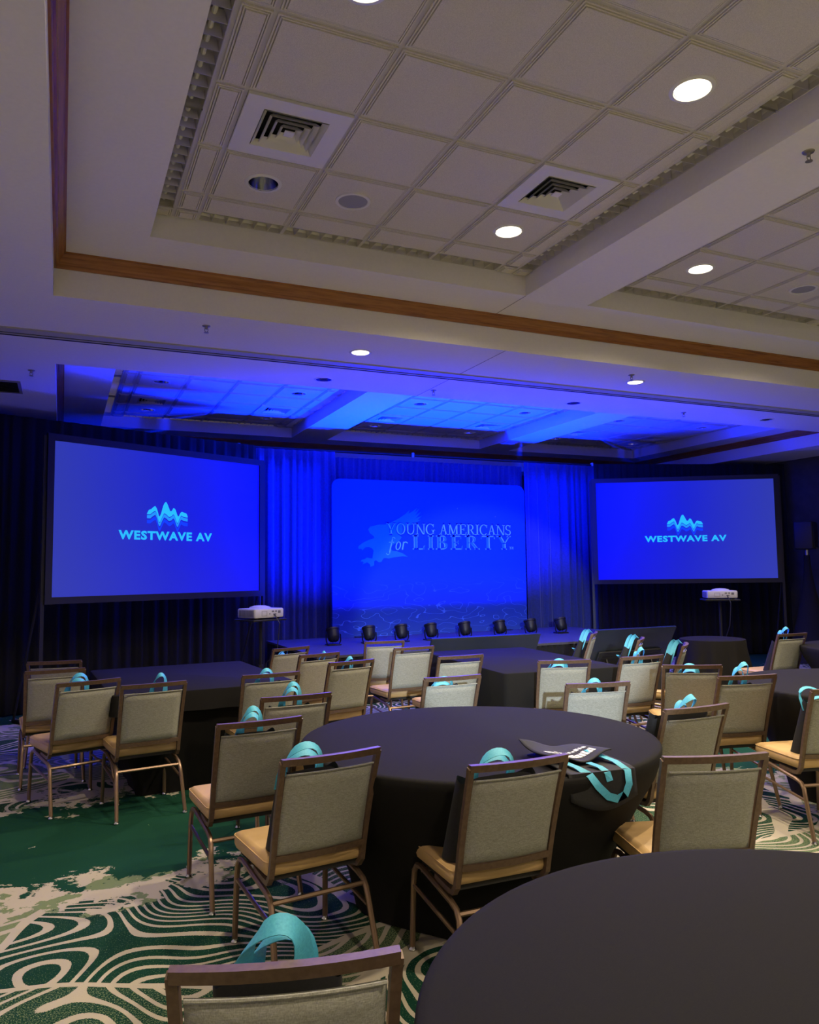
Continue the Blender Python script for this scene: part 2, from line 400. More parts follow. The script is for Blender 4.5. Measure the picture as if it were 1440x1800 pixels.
# fixtures
def downlight(x, y, z, on, label, r=.098, group='recessed downlights in the ceiling', shallow=False):
    e = empty('recessed_downlight', (x, y, z), 0, label, 'downlight', group)
    MB().lathe([(r - .004, .004), (r - .002, -.006), (r + .016, -.004), (r + .020, .0), (r + .020, .004)], 36).build('trim_ring', 'vent_white', e, True)
    if shallow:
        MB().lathe([(r - .003, -.003), (r - .02, -.0015), (r * .5, -.001)], 36).build('reflector', 'chrome', e, True)
        MB().disc(r * .93 if on else r * .5, -.0035, 32, down=True).build('lens', 'lamp_on' if on else 'dark_void', e)
    else:
        MB().lathe([(r - .003, -.002), (r - .010, .05), (r - .022, .12)], 36).build('reflector', 'chrome', e, True)
        MB().disc(r - .006 if on else r - .022, .006 if on else .118, 32, down=True).build('lens', 'lamp_on' if on else 'dark_void', e)
    if on: spot('downlight_beam', (0, 0, -.03), (0, 0, -1), DOWN_W * (.7 if y > 6 else 1), WARM, 154, .85, .05, e)
    return e
def vent(x, y, label, z=Z2):
    e = empty('air_vent', (x, y, z), 0, label, 'vent', 'square ceiling diffusers')
    h = T / 2 - .014; o_ = .185; mb = MB()
    for a in ((-h, h, -h, -o_), (-h, h, o_, h), (-h, -o_, -o_, o_), (o_, h, -o_, o_)): mb.box(*a, -.020, -.002)
    mb.build('face_plate', 'vent_white', e)
    MB().box(-o_, o_, -o_, o_, .07, .08).box(-o_, -o_ + .003, -o_, o_, -.002, .07).box(o_ - .003, o_, -o_, o_, -.002, .07).box(-o_, o_, -o_, -o_ + .003, -.002, .07).box(-o_, o_, o_ - .003, o_, -.002, .07).build('duct_back', 'dark_void', e)
    for q in range(4):
        a, b_ = o_ - .004 - q * .040, o_ - .030 - q * .040; mb = MB()
        ring = lambda rr, zz: [(-rr, -rr, zz), (rr, -rr, zz), (rr, rr, zz), (-rr, rr, zz)]
        mb.v = ring(a, -.024) + ring(b_ + .002, .006) + ring(b_ + .005, .008) + ring(a + .003, -.021)
        for u in range(3):
            for j in range(4): mb.f.append((u * 4 + j, u * 4 + 4 + j, u * 4 + 4 + (j + 1) % 4, u * 4 + (j + 1) % 4))
        mb.build('louver', 'vent_white', e)
    MB().box(-.028, .028, -.028, .028, -.022, -.016).build('centre_plate', 'vent_white', e)
def ceil_speaker(x, y, label):
    e = empty('ceiling_speaker', (x, y, Z2 - .018), 0, label, 'speaker')
    MB().lathe([(.118, .004), (.118, -.008), (.100, -.010), (.098, -.004)], 36).build('bezel', 'vent_white', e, True)
    MB().lathe([(.099, -.004), (.06, -.008), (.001, -.009)], 36).build('grille', 'speaker_grille', e, True)
BLADE = {}
def trough(x, y, along_y, label, length=1.216, wid=.132, blades=12):
    e = empty('louver_light', (x, y, Z2), 0, label, 'light fixture', 'louvered light troughs around the coffers')
    mb = MB(); h = .062
    def P3(s_, w_, z): return (w_, s_, z) if along_y else (s_, w_, z)
    L, W_ = length - .012, wid / 2
    rows = [(-W_, -.004), (-W_ + .004, -.002), (-W_ + .010, .03), (-W_ + .024, h), (W_ - .024, h), (W_ - .010, .03), (W_ - .004, -.002), (W_, -.004)]
    for s_ in (.006, L): mb.v += [P3(s_, a, z) for a, z in rows]
    for j in range(7): mb.f.append((j, j + 1, 9 + j, 8 + j))
    mb.f.append(tuple(range(8))); mb.f.append(tuple(range(15, 7, -1)))
    mb.build('housing', 'louver_metal', e)
    MB().tube([P3(.03, 0, .040), P3(length - .03, 0, .040)], .013, 8).build('lamp_tube', 'tube_white', e, True)
    key = (along_y, wid)
    if key not in BLADE:
        b2 = MB(); 
        b2.v = [P3(-.002, -W_ + .005, 0), P3(.002, -W_ + .005, 0), P3(.002, W_ - .005, 0), P3(-.002, W_ - .005, 0), P3(-.016, -W_ + .02, .055), P3(.016, -W_ + .02, .055), P3(.016, W_ - .02, .055), P3(-.016, W_ - .02, .055)]
        b2.f = [(0, 3, 2, 1), (4, 5, 6, 7), (0, 1, 5, 4), (2, 3, 7, 6), (1, 2, 6, 5), (3, 0, 4, 7)]
        me = b2.mesh('blade'); me.materials.append(MATS['louver_metal']); BLADE[key] = me
    for q in range(1, blades):
        o = link('blade', BLADE[key], e); o.location = P3(length * q / blades, 0, 0)
    return e

ORD = ['farthest', 'second from the stage end', 'third from the stage end', 'nearest the camera']
HOLES = {}
HN = {0: 'large front coffer', 1: 'right front coffer'}
for bay in (0, 1):
    for k, (xl, g0) in enumerate(COFX):
        if bay == 0 and k == 2: 
            MB().box(xl, xl + 3.055, *COFY[0], Z2, Z2 + .03).build('coffer_panel', 'tile', ceiling); continue
        y0, y1 = COFY[bay]; row0 = y1 - .415; x1 = xl + 3.055; gx = [g0 + T * c_ for c_ in range(5)]
        # T-bar grid of this coffer, one frame
        gm = MB()
        for c_ in range(5): gm.box(gx[c_] - .012, gx[c_] + .012, y0, y1, Z2 - .003, Z2 + .02)
        for r0 in range(7): gm.box(xl + .148, x1 - .148, row0 - T * r0 - .012, row0 - T * r0 + .012, Z2 - .0028, Z2 + .02)
        for xx in (xl + .148, x1 - .148): gm.box(xx - .012, xx + .012, y0, y1, Z2 - .004, Z2 + .02)
        gm.box(xl + .148, x1 - .148, y1 - .158, y1 - .140, Z2 - .0035, Z2 + .02)
        gm.build('tile_grid', 'grid_metal', ceiling)
        gm = MB().box(xl, x1, y0, y1, Z2 + .13, Z2 + .14); gm.build('plenum_panel', 'dark_void', ceiling)
        vents = [(0, 1), (3, 1)] if (bay, k) != (0, 1) else []
        holes = [(0, 0), (3, 0), (0, 3), (3, 3)]
        for c_ in range(4):
            for r0 in range(6):
                if (c_, r0) in vents: continue
                put_tile(gx[c_], row0 - T * (r0 + 1), hole=(c_, r0) in holes)
        for r0 in range(6):
            put_tile(xl + .148, row0 - T * (r0 + 1), g0 - xl - .148, T); put_tile(gx[4], row0 - T * (r0 + 1), x1 - .148 - gx[4], T)
        for c_ in range(4): put_tile(gx[c_], row0, T, .262)
        for x0_, wx in ((xl + .148, g0 - xl - .148), (gx[4], x1 - .148 - gx[4])):
            put_tile(x0_, row0, wx, .262); put_tile(x0_, row0 + .275, wx, .14)
        put_tile(xl, y1 - .14, .15, .14); put_tile(x1 - .15, y1 - .14, .15, .14)
        place = {(0, 0): 'the left front coffer', (0, 1): 'the right front coffer', (1, 0): 'the far left blue-lit coffer', (1, 1): 'the far middle blue-lit coffer', (1, 2): 'the far right blue-lit coffer'}[(bay, k)]
        for (c_, r0) in holes:
            on = bay == 0 and not (c_ == 0 and r0 == 0 and k == 0)
            w1 = 'left' if c_ == 0 else 'right'; w2 = 'stage end' if r0 == 0 else 'camera end'
            downlight(gx[c_] + T / 2, row0 - T * (r0 + .5), Z2 - .018, on, '%s downlight, %s side of %s, %s' % ('lit' if on else 'unlit', w1, place, w2))
        for c_, r0 in vents:
            vent(gx[c_] + T / 2, row0 - T * (r0 + .5), 'white square air diffuser at the %s side of %s' % ('left' if c_ == 0 else 'right', place))
        # louvered light troughs on three sides
        yy = y1 - .130
        for q in range(3):
            for side, xx in (('left', xl + .070), ('right', x1 - .070)):
                trough(xx, yy - 1.216 * (q + 1), True, 'louvered light trough, %s edge of %s, %s from stage' % (side, place, ('first', 'second', 'third')[q]))
        for q in range(2):
            trough(g0 + 1.219 * q, y1 - .070, False, 'louvered light trough, stage-end edge of %s, %s half' % (place, ('left', 'right')[q]))
ceil_speaker(.827 + T * 1.5, 5.045 - T / 2, 'round grey ceiling speaker in the left front coffer')
ceil_speaker(4.522 + T * 2.5, 5.045 - T / 2, 'round grey ceiling speaker in the right front coffer')
for x, y, on, lb in ((2.476, 6.57, 1, 'lit downlight in the soffit above the left screen gap'), (5.646, 6.54, 1, 'lit downlight in the soffit toward the right screen'), (8.80, 6.54, 1, 'lit downlight in the soffit near the right wall'),
                     (2.47, 7.65, 0, 'unlit downlight in the soffit beyond the track, left one'), (5.645, 7.655, 0, 'unlit downlight in the soffit beyond the track, middle one'), (8.79, 7.57, 0, 'unlit downlight in the soffit beyond the track, right one')):
    downlight(x, y, Z0, on, lb, .085, 'downlights in the flat soffit', True)
# the same downlights carry on over the half of the hall behind the camera
for x in (1.13, 4.8, 8.5):
    downlight(x, -.6, Z0, 1, 'lit downlight in the soffit behind the front coffers at %s' % {1.13: 'the left', 4.8: 'the middle', 8.5: 'the right'}[x], .085, 'downlights in the flat soffit', True)
for x in (1.13, 4.8, 8.5):
    downlight(x, -2.6, Z0, 1, 'lit downlight near the rear wall at %s' % {1.13: 'the left', 4.8: 'the middle', 8.5: 'the right'}[x], .085, 'downlights in the flat soffit', True)
def sprinkler(x, y, z, label):
    e = empty('sprinkler', (x, y, z), 0, label, 'sprinkler', 'ceiling sprinklers')
    MB().lathe([(.034, 0), (.030, -.006), (.012, -.010), (.009, -.028), (.001, -.030)], 16).build('escutcheon', 'sprinkler_metal', e, True)
    MB().tube([(-.012, 0, -.02), (-.014, 0, -.04), (0, 0, -.055)], .003, 6).tube([(.012, 0, -.02), (.014, 0, -.04), (0, 0, -.055)], .003, 6).build('frame_arm', 'sprinkler_metal', e)
    MB().lathe([(.001, -.054), (.020, -.055), (.021, -.057), (.001, -.058)], 14).build('deflector', 'sprinkler_metal', e)
for x, y, z, lb in ((3.80, 2.90, Z1, 'sprinkler head on the beam between the two front coffers'), (1.04, 6.32, Z0, 'sprinkler head on the soffit at the left, before the track'), (5.40, 6.31, Z0, 'sprinkler head on the soffit beside a lit downlight'),
                    (-.31, 8.34, Z0, 'sprinkler head at far left beside the dark grille'), (3.76, 7.67, Z0, 'sprinkler head beyond the track near the middle'), (7.35, 7.61, Z0, 'sprinkler head beyond the track toward the right')):
    sprinkler(x, y, z, lb)
tk = empty('partition_track', (0, 0, Z0), 0, 'long metal folding-wall track set across the soffit', 'track')
MB().box(XL, XR, 6.925, 7.040, -.012, .002).build('track_face', 'track_alu', tk)
MB().box(XL, XR, 7.050, 7.085, -.004, .003).build('slot', 'dark_void', tk)
MB().box(XL, XR, 7.085, 7.110, -.010, .002).build('track_lip', 'track_alu', tk)
MB().box(XL, XR, 7.112, 7.165, -.004, .003).build('slot', 'dark_void', tk)
gv = empty('return_grille', (-.86, 9.14, Z0), 0, 'dark rectangular return-air grille in the left soffit', 'grille')
mb = MB()
for a in ((-.43, .43, -.28, -.25), (-.43, .43, .25, .28), (-.43, -.40, -.25, .25), (.40, .43, -.25, .25)): mb.box(*a, -.012, .002)
mb.build('frame', 'seam', gv)
MB().box(-.40, .40, -.25, .25, -.003, .002).build('backing', 'dark_void', gv)
mb = MB(); mb.box(-.40, .40, -.004, .004, -.012, -.003); sl = mb.mesh('slat'); sl.materials.append(MATS['black_metal'])
for q in range(11):
    o = link('slat', sl, gv); o.location = (0, -.22 + q * .044, 0)

# ------------------------------------------------------------------ drapes, stage, backdrop
def drape(name, a, b_, zt, zb, material, label, cat='drape', period=.16, amp=.045, group=None, seed=1, gather=.35):
    rnd = random.Random(seed); a = Vector((*a, 0)); b_ = Vector((*b_, 0)); L = (b_ - a).length; d = (b_ - a) / L; nn = Vector((d.y, -d.x, 0))
    N = max(8, int(L / .014)); ph = [0]; amps = []; p_ = 0
    ds = L / N; cur = period
    for i in range(N + 1):
        if i % 12 == 0: cur = period * rnd.uniform(.65, 1.5)
        p_ += 2 * math.pi * ds / cur; ph.append(p_)
    am = [rnd.uniform(.5, 1.3) for _ in range(int(L / .2) + 3)]
    def fn(u, v):
        i = int(round(u * N)); s_ = u * L; q = s_ / .2; k = int(q); A = amp * (am[k] * (1 - q + k) + am[k + 1] * (q - k))
        z = zt + (zb - zt) * v
        A *= gather + (1 - gather) * min(1, v * 2.2)
        off = A * math.sin(ph[i] + .35 * math.sin(3 * v + q)) + .3 * A * math.sin(2.3 * ph[i] + 2)
        p = a + d * s_ + nn * off; return (p.x, p.y, z)
    o = MB().grid(fn, N, 9).build(name, material, None, True, 180)
    so = o.modifiers.new('thickness', 'SOLIDIFY'); so.thickness = .004
    return tag(o, label, cat, group)
DG = 'pipe and drape panels around the stage'
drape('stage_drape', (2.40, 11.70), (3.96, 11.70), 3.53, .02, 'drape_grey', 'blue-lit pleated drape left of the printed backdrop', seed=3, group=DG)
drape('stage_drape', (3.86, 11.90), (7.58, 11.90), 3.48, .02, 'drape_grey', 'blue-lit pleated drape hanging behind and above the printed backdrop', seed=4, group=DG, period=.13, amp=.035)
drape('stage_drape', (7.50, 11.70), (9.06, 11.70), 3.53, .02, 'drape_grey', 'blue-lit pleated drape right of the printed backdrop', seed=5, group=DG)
drape('masking_drape', (XL + .02, 9.84), (2.60, 11.32), 3.50, .02, 'drape_black', 'black pleated drape behind the left projection screen', seed=6, group=DG, amp=.03)
drape('masking_drape', (8.90, 11.52), (12.42, 10.36), 3.54, .02, 'drape_black', 'black pleated drape behind the right projection screen', seed=7, group=DG, amp=.03)
for a, b_, lb in (((2.44, 11.79), (9.07, 11.79), 'drape pipe frame spanning behind the stage'),):
    e = empty('drape_frame', (0, 0, 0), 0, lb, 'pipe frame')
    MB().tube([(a[0], a[1], 3.555), (b_[0], b_[1], 3.555)], .019, 8).build('crossbar', 'black_metal', e)
    for x in (a[0], 5.365, b_[0]):
        py_ = a[1] + (.02 if x != 5.365 else .30)
        MB().tube([(x, py_, .01), (x, py_, 3.60 if x != 5.365 else 3.46)], .022, 8).build('upright', 'pipe_metal', e, True)
        MB().tube([(x, a[1] - .02, 3.52), (x, a[1] - .02, 3.60)], .026, 8).build('hook_cap', 'pipe_metal', e, True)
        MB().box(x - .2, x + .2, a[1] - .18, a[1] + .22, 0, .01).build('base_plate', 'black_metal', e)
SZ = .607
stg = empty('stage', (0, 0, 0), 0, 'low dark-carpeted stage platform in front of the backdrop', 'stage')
MB().box(2.80, 8.18, 8.98, 11.50, SZ - .03, SZ).build('deck', 'stage_carpet', stg)
def skirt_fn(u, v):
    P_ = [(2.81, 11.48), (2.81, 8.99), (8.17, 8.99), (8.17, 11.48)]; Ls = [2.49, 5.36, 2.49]; s_ = u * sum(Ls)
    for i in range(3):
        if s_ <= Ls[i] + 1e-6: break
        s_ -= Ls[i]
    t = s_ / Ls[i]; x = P_[i][0] + (P_[i + 1][0] - P_[i][0]) * t; y = P_[i][1] + (P_[i + 1][1] - P_[i][1]) * t
    w_ = .012 * math.sin(u * 700); return (x + (w_ if i != 1 else 0), y + (w_ if i == 1 else 0), SZ - .03 - v * (SZ - .035))
MB().grid(skirt_fn, 700, 1).build('skirt', 'drape_black', stg, True, 180)

BX0, BX1, BY, BZ0, BZ1 = 3.785, 7.27, 11.34, SZ, 3.058
bd = empty('printed_backdrop', (BX0, BY, BZ0), 0, 'blue printed fabric backdrop with eagle and lettering on the stage', 'backdrop')
BW, BH = BX1 - BX0, BZ1 - BZ0
rc = .13; pts = [(0, 0), (BW, 0)]
for cx_, a0 in ((BW - rc, 0), (rc, 90)):
    for i in range(9): pts.append((cx_ + rc * math.cos(R(a0 + 90 * i / 8)), BH - rc + rc * math.sin(R(a0 + 90 * i / 8))))
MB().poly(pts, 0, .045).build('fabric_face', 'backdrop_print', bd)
for x in (.5, BW - .5): MB().box(x - .15, x + .15, -.1, .12, 0, .012).tube([(x, .08, .0), (x, .08, 1.6)], .016, 8).build('foot', 'black_metal', bd)
# image point (pixels of the lettering as seen) -> panel coordinates
def bp(px, py):
    # bilinear over the four panel corners as seen
    u = (px - 583.5 - (py - 845) * .012) / 337.5
    top = 842 + 11 * u; bot = 1131 - 13 * u
    return (u * BW, BH * (1 - (py - top) / (bot - top)))
EAGLE = [(626, 967), (627, 971), (631, 970), (633, 973), (637, 968), (643, 967), (648, 969), (651, 973), (650, 980), (649, 988), (644, 987), (640, 986), (637, 989), (632, 990), (630, 994), (633, 993), (635, 995), (633, 999), (636, 997), (641, 995), (645, 998), (646, 1003), (649, 1002), (652, 1000), (652, 993), (655, 991), (660, 995), (664, 994), (667, 988), (670, 987), (676, 988), (684, 986), (692, 985), (700, 984), (708, 985), (700, 979), (690, 975), (682, 974), (678, 968), (684, 962), (692, 958), (698, 949), (694, 946), (700, 938), (706, 930), (716, 925), (722, 922), (731, 917), (725, 917), (733, 909), (722, 914), (731, 902), (721, 909), (728, 896), (719, 904), (724, 895), (715, 902), (709, 906), (711, 899), (703, 907), (692, 915), (681, 921), (676, 925), (668, 926), (660, 926), (652, 928), (645, 930), (642, 935), (645, 942), (651, 947), (652, 951), (643, 954), (634, 959), (628, 964)]
MB().poly([bp(*p) for p in EAGLE], -.004, 0).build('eagle_print', 'print_eagle', bd)

# serif lettering drawn stroke by stroke (cap height 1, x to the right)
TH, TN, SF = .155, .06, .05
def rect(x0, x1, y0, y1): return [(x0, y0), (x1, y0), (x1, y1), (x0, y1)]
def diag(xa, ya, xb, yb, t): return [(xa, ya), (xa + t, ya), (xb + t, yb), (xb, yb)]
def ringseg(cx, cy, rx, ry, tx, ty, a0, a1, n_=14):
    o_ = [(cx + rx * math.cos(R(a0 + (a1 - a0) * i / n_)), cy + ry * math.sin(R(a0 + (a1 - a0) * i / n_))) for i in range(n_ + 1)]
    q = [(cx + (rx - tx) * math.cos(R(a0 + (a1 - a0) * i / n_)), cy + (ry - ty) * math.sin(R(a0 + (a1 - a0) * i / n_))) for i in range(n_ + 1)]
    return [[o_[i], o_[i + 1], q[i + 1], q[i]] for i in range(n_)]
def glyph(c, th=TH, tn=TN):
    S = SF; g = []
    stem = lambda x, t=th, lo=0, hi=1: rect(x, x + t, lo, hi)
    ser = lambda xc, y, w_=.22, up=False: rect(xc - w_ / 2 - .02, xc + w_ / 2 + .02, y, y + S)
    if c == 'I': return [stem(.12), ser(.12 + th / 2, 0, .3), ser(.12 + th / 2, 1 - S, .3)], .40
    if c == 'L': return [stem(.12), ser(.12 + th / 2, 0, .3), ser(.12 + th / 2, 1 - S, .3), rect(.12, .72, 0, S), diag(.64, 0, .70, .26, .05)], .80
    if c == 'T': return [stem(.36), ser(.36 + th / 2, 0, .3), rect(.03, .86, 1 - S, 1), diag(.0, .78, .03, 1, .05), diag(.86, .78, .80, 1, .05)], .92
    if c == 'E': return [stem(.12), rect(.03, .70, 0, S), rect(.03, .66, 1 - S, 1), rect(.2, .52, .5, .5 + S), rect(.48, .53, .40, .64), diag(.66, 0, .72, .25, .05), diag(.64, .78, .62, 1, .05)], .80
    if c == 'B': return [stem(.12), rect(.03, .42, 0, S), rect(.03, .40, 1 - S, 1), rect(.2, .42, .5, .5 + S)] + ringseg(.40, .765, .27, .235, th * .9, S, -90, 90) + ringseg(.42, .265, .31, .265, th * .95, S, -90, 90), .80
    if c == 'R': return [stem(.12), ser(.12 + th / 2, 0, .3), rect(.03, .42, 1 - S, 1), rect(.2, .42, .46, .46 + S), diag(.68, 0, .36, .48, th), rect(.62, .94, 0, S)] + ringseg(.40, .73, .30, .27, th * .9, S, -90, 90), .92
    if c == 'Y': return [stem(.38, th, 0, .48), ser(.38 + th / 2, 0, .3), diag(.38, .42, .10, 1, th), diag(.46, .42, .76, 1, tn), rect(.0, .34, 1 - S, 1), rect(.66, .92, 1 - S, 1)], .92
    if c == 'O': return ringseg(.46, .5, .43, .52, th, S, 0, 360, 32), .94
    if c == 'C': return ringseg(.48, .5, .45, .52, th, S, 45, 315, 28) + [diag(.76, .70, .78, .98, .05)], .88
    if c == 'G': return ringseg(.48, .5, .45, .52, th, S, 45, 320, 28) + [diag(.76, .70, .78, .98, .05), rect(.70, .70 + th, .05, .44), rect(.58, .96, .40, .40 + S)], 1.0
    if c == 'U': return [stem(.12, th, .35), rect(.02, .38, 1 - S, 1), rect(.74, .74 + tn, .35, 1), rect(.64, .92, 1 - S, 1)] + ringseg(.46, .37, .34, .39, th * .8, S + .02, 180, 360, 16), .94
    if c == 'N': return [rect(.14, .14 + tn, 0, 1), ser(.17, 0, .24), rect(.0, .26, 1 - S, 1), diag(.72, 0, .10, 1, th), rect(.80, .80 + tn, 0, 1), rect(.70, .96, 1 - S, 1)], .98
    if c == 'A': return [diag(.10, 0, .40, 1, tn), diag(.64, 0, .38, 1, th), rect(.24, .68, .34, .34 + S), rect(.0, .28, 0, S), rect(.56, .90, 0, S)], .90
    if c == 'M': return [rect(.12, .12 + tn, 0, 1), ser(.15, 0, .24), rect(.02, .24, 1 - S, 1), diag(.48, 0, .12, 1, th), diag(.48, 0, .84, 1, tn), stem(.82), ser(.82 + th / 2, 0, .3), rect(.84, 1.06, 1 - S, 1)], 1.12
    if c == 'S': return ringseg(.33, .74, .28, .27, th * .8, S + .02, 30, 270, 16) + ringseg(.33, .26, .29, .27, th * .8, S + .02, -150, 90, 16) + [diag(.52, .74, .55, .98, .05), diag(.02, .02, .05, .27, .05)], .68
    if c == 'f': return [diag(.10, -.30, .42, .86, .11), rect(.12, .62, .56, .56 + S)] + ringseg(.58, .80, .17, .20, .07, .06, 20, 180, 10) + ringseg(.02, -.26, .15, .16, .06, .06, 180, 380, 10), .66
    if c == 'o': return [[(x + .22 * y, y) for x, y in q] for q in ringseg(.28, .31, .25, .33, .10, .05, 0, 360, 24)], .62
    if c == 'r': return [diag(.06, 0, .20, .62, .11)] + ringseg(.44, .40, .24, .24, .07, .07, 30, 150, 10), .60
    if c == 'H': return [stem(.1, .14), stem(.6, .14), rect(.1, .7, .45, .57)], .84
    return [], .38
def text_line(name, s_, x0, x1, y0, y1, material, th=TH, tn=TN, y_=-.007, parent=None, spread=0):
    tot = 0; gl = []
    for c in s_:
        g, wd = glyph(c, th, tn); gl.append((g, tot)); tot += wd + spread
    k = (x1 - x0) / (tot - spread); mb = MB(); h = y1 - y0
    for g, o_ in gl:
        for q in g: 
            p3 = [(x0 + (o_ + x) * k, y0 + y * h) for x, y in q]
            ar = sum(p3[i][0] * p3[(i + 1) % len(p3)][1] - p3[(i + 1) % len(p3)][0] * p3[i][1] for i in range(len(p3)))
            mb.poly(p3 if ar > 0 else p3[::-1], y_, -.001)
    return mb.build(name, material, parent)
def span(x0, y0, x1, y1):   # baseline-left and top-right pixels
    a, b_ = bp(x0, y0), bp(x1, y1); return a[0], b_[0], a[1], b_[1]
X0, X1, Y0, Y1 = span(672, 943.5, 895, 926.5)
text_line('lettering', 'YOUNG AMERICANS', X0 - .012, X1 + .012, Y0 - .014, Y1 + .014, 'print_dark', .18, .11, -.0055, bd)
text_line('lettering', 'YOUNG AMERICANS', X0, X1, Y0, Y1, 'print_light', .13, .07, -.008, bd)
X0, X1, Y0, Y1 = span(674, 972, 707, 951)
text_line('lettering', 'for', X0, X1, Y0, Y1 + .02, 'print_light', parent=bd, y_=-.008)
X0, X1, Y0, Y1 = span(715, 971.5, 894, 947)
text_line('lettering', 'LIBERTY', X0, X1, Y0, Y1, 'print_light', .20, .09, -.0055, bd, .09)
text_line('lettering', 'LIBERTY', X0 + .008, X1 - .008, Y0 + .012, Y1 - .012, 'print_mid', .15, .05, -.008, bd, .09)
X0, X1, Y0, Y1 = span(891, 971.5, 899, 966.5)
text_line('lettering', 'TH', X0, X1, Y0, Y1, 'print_light', parent=bd)

# ------------------------------------------------------------------ projection screens
WAVE_TOP = [(0, .52), (.04, .68), (.10, .72), (.16, .83), (.20, .85), (.24, .72), (.29, .40), (.33, .52), (.38, .86), (.42, 1.02), (.46, 1.06), (.50, .92), (.56, .66), (.60, .70), (.64, .83), (.69, .76), (.74, .50), (.77, .46), (.81, .62), (.85, .68), (.91, .64), (.97, .61), (1, .48)]
WAVE_B = [(0, .50), (.08, .50), (.14, .60), (.20, .66), (.24, .50), (.28, .22), (.31, .18), (.36, .40), (.41, .58), (.47, .52), (.53, .42), (.59, .46), (.64, .56), (.67, .48), (.72, .24), (.745, .16), (.79, .36), (.83, .52), (.90, .46), (1, .44)]
def interp(P_, x):
    for (a, b_), (c_, d) in zip(P_, P_[1:]):
        if a <= x <= c_: return b_ + (d - b_) * (x - a) / (c_ - a)
    return P_[-1][1]
FONT_ME = {}
def sans(name, body, width, height, material, parent, loc):
    if body not in FONT_ME:
        cu = bpy.data.curves.new('font', 'FONT'); cu.body = body; cu.size = 1; cu.offset = .042; cu.resolution_u = 3; cu.space_character = 1.14
        ob = bpy.data.objects.new('font', cu); COL.objects.link(ob)
        bpy.context.view_layer.update(); me = bpy.data.meshes.new_from_object(ob.evaluated_get(bpy.context.evaluated_depsgraph_get()))
        bpy.data.objects.remove(ob)
        xs = [v.co.x for v in me.vertices]; ys = [v.co.y for v in me.vertices]
        x0, x1, y0, y1 = min(xs), max(xs), min(ys), max(ys)
        for v in me.vertices: v.co = ((v.co.x - x0) / (x1 - x0) - .5, 0, (v.co.y - y0) / (y1 - y0))
        me.materials.clear(); me.materials.append(MATS[material]); FONT_ME[body] = me
    o = link(name, FONT_ME[body], parent); o.scale = (width, 1, height); o.location = loc; return o
def proj_screen(a, b_, z0, z1, material, label):
    a = Vector((*a, 0)); b_ = Vector((*b_, 0)); W_ = (b_ - a).length; ang = math.atan2(b_.y - a.y, b_.x - a.x); H_ = z1 - z0
    e = empty('projection_screen', (a.x, a.y, 0), ang, label, 'screen', 'stage projection screens')
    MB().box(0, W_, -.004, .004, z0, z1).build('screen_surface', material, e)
    mb = MB(); f = .075
    for q in ((-f, 0, z0 - f, z1 + f), (W_, W_ + f, z0 - f, z1 + f), (0, W_, z0 - f, z0), (0, W_, z1, z1 + f)): mb.box(q[0], q[1], -.022, .022, q[2], q[3])
    mb.build('frame', 'black_plastic', e)
    for x in (-.09, W_ + .09):
        MB().box(x - .02, x + .02, .0, .035, .02, z1 + .05).build('leg', 'dark_metal', e)
        MB().tube([(x, .02, z0 + .2), (x, .62, .03)], .014, 6).build('brace', 'dark_metal', e)
        MB().box(x - .025, x + .025, -.35, .62, 0, .03).build('foot', 'black_metal', e)
    # projected logo
    lw, lx = W_ * .20, W_ * .5 - W_ * .10; lb = z0 + H_ * .475; lh = H_ * .17
    N = 60
    for i, (mt, off) in enumerate((('logo_cyan', None), ('logo_azure', (.00, -.18)), ('logo_blue', (-.20, -.40)))):
        top, bot = [], []
        for j in range(N + 1):
            x = j / N
            wb = interp(WAVE_B, x)
            if off is None: t_, b2 = interp(WAVE_TOP, x), wb
            else: t_, b2 = wb + off[0] - .035, wb + off[1] + .01 * i
            t_ = max(t_, b2 + .03)
            top.append((lx + x * lw, lb + t_ * lh)); bot.append((lx + x * lw, lb + b2 * lh))
        mb = MB()
        for j in range(N): mb.add([(bot[j][0], -.007, bot[j][1]), (bot[j + 1][0], -.007, bot[j + 1][1]), (top[j + 1][0], -.007, top[j + 1][1]), (top[j][0], -.007, top[j][1])], [(0, 1, 2, 3)])
        mb.build('logo_wave', mt, e)
    sans('lettering', 'WESTWAVE AV', W_ * .458, H_ * .064, 'logo_cyan', e, (W_ * .5, -.008, z0 + H_ * .378))
    return e
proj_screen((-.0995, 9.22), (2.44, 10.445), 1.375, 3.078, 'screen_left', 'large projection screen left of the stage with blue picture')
proj_screen((8.57, 11.05), (11.10, 9.48), 1.420, 3.118, 'screen_right', 'large projection screen right of the stage with blue picture')

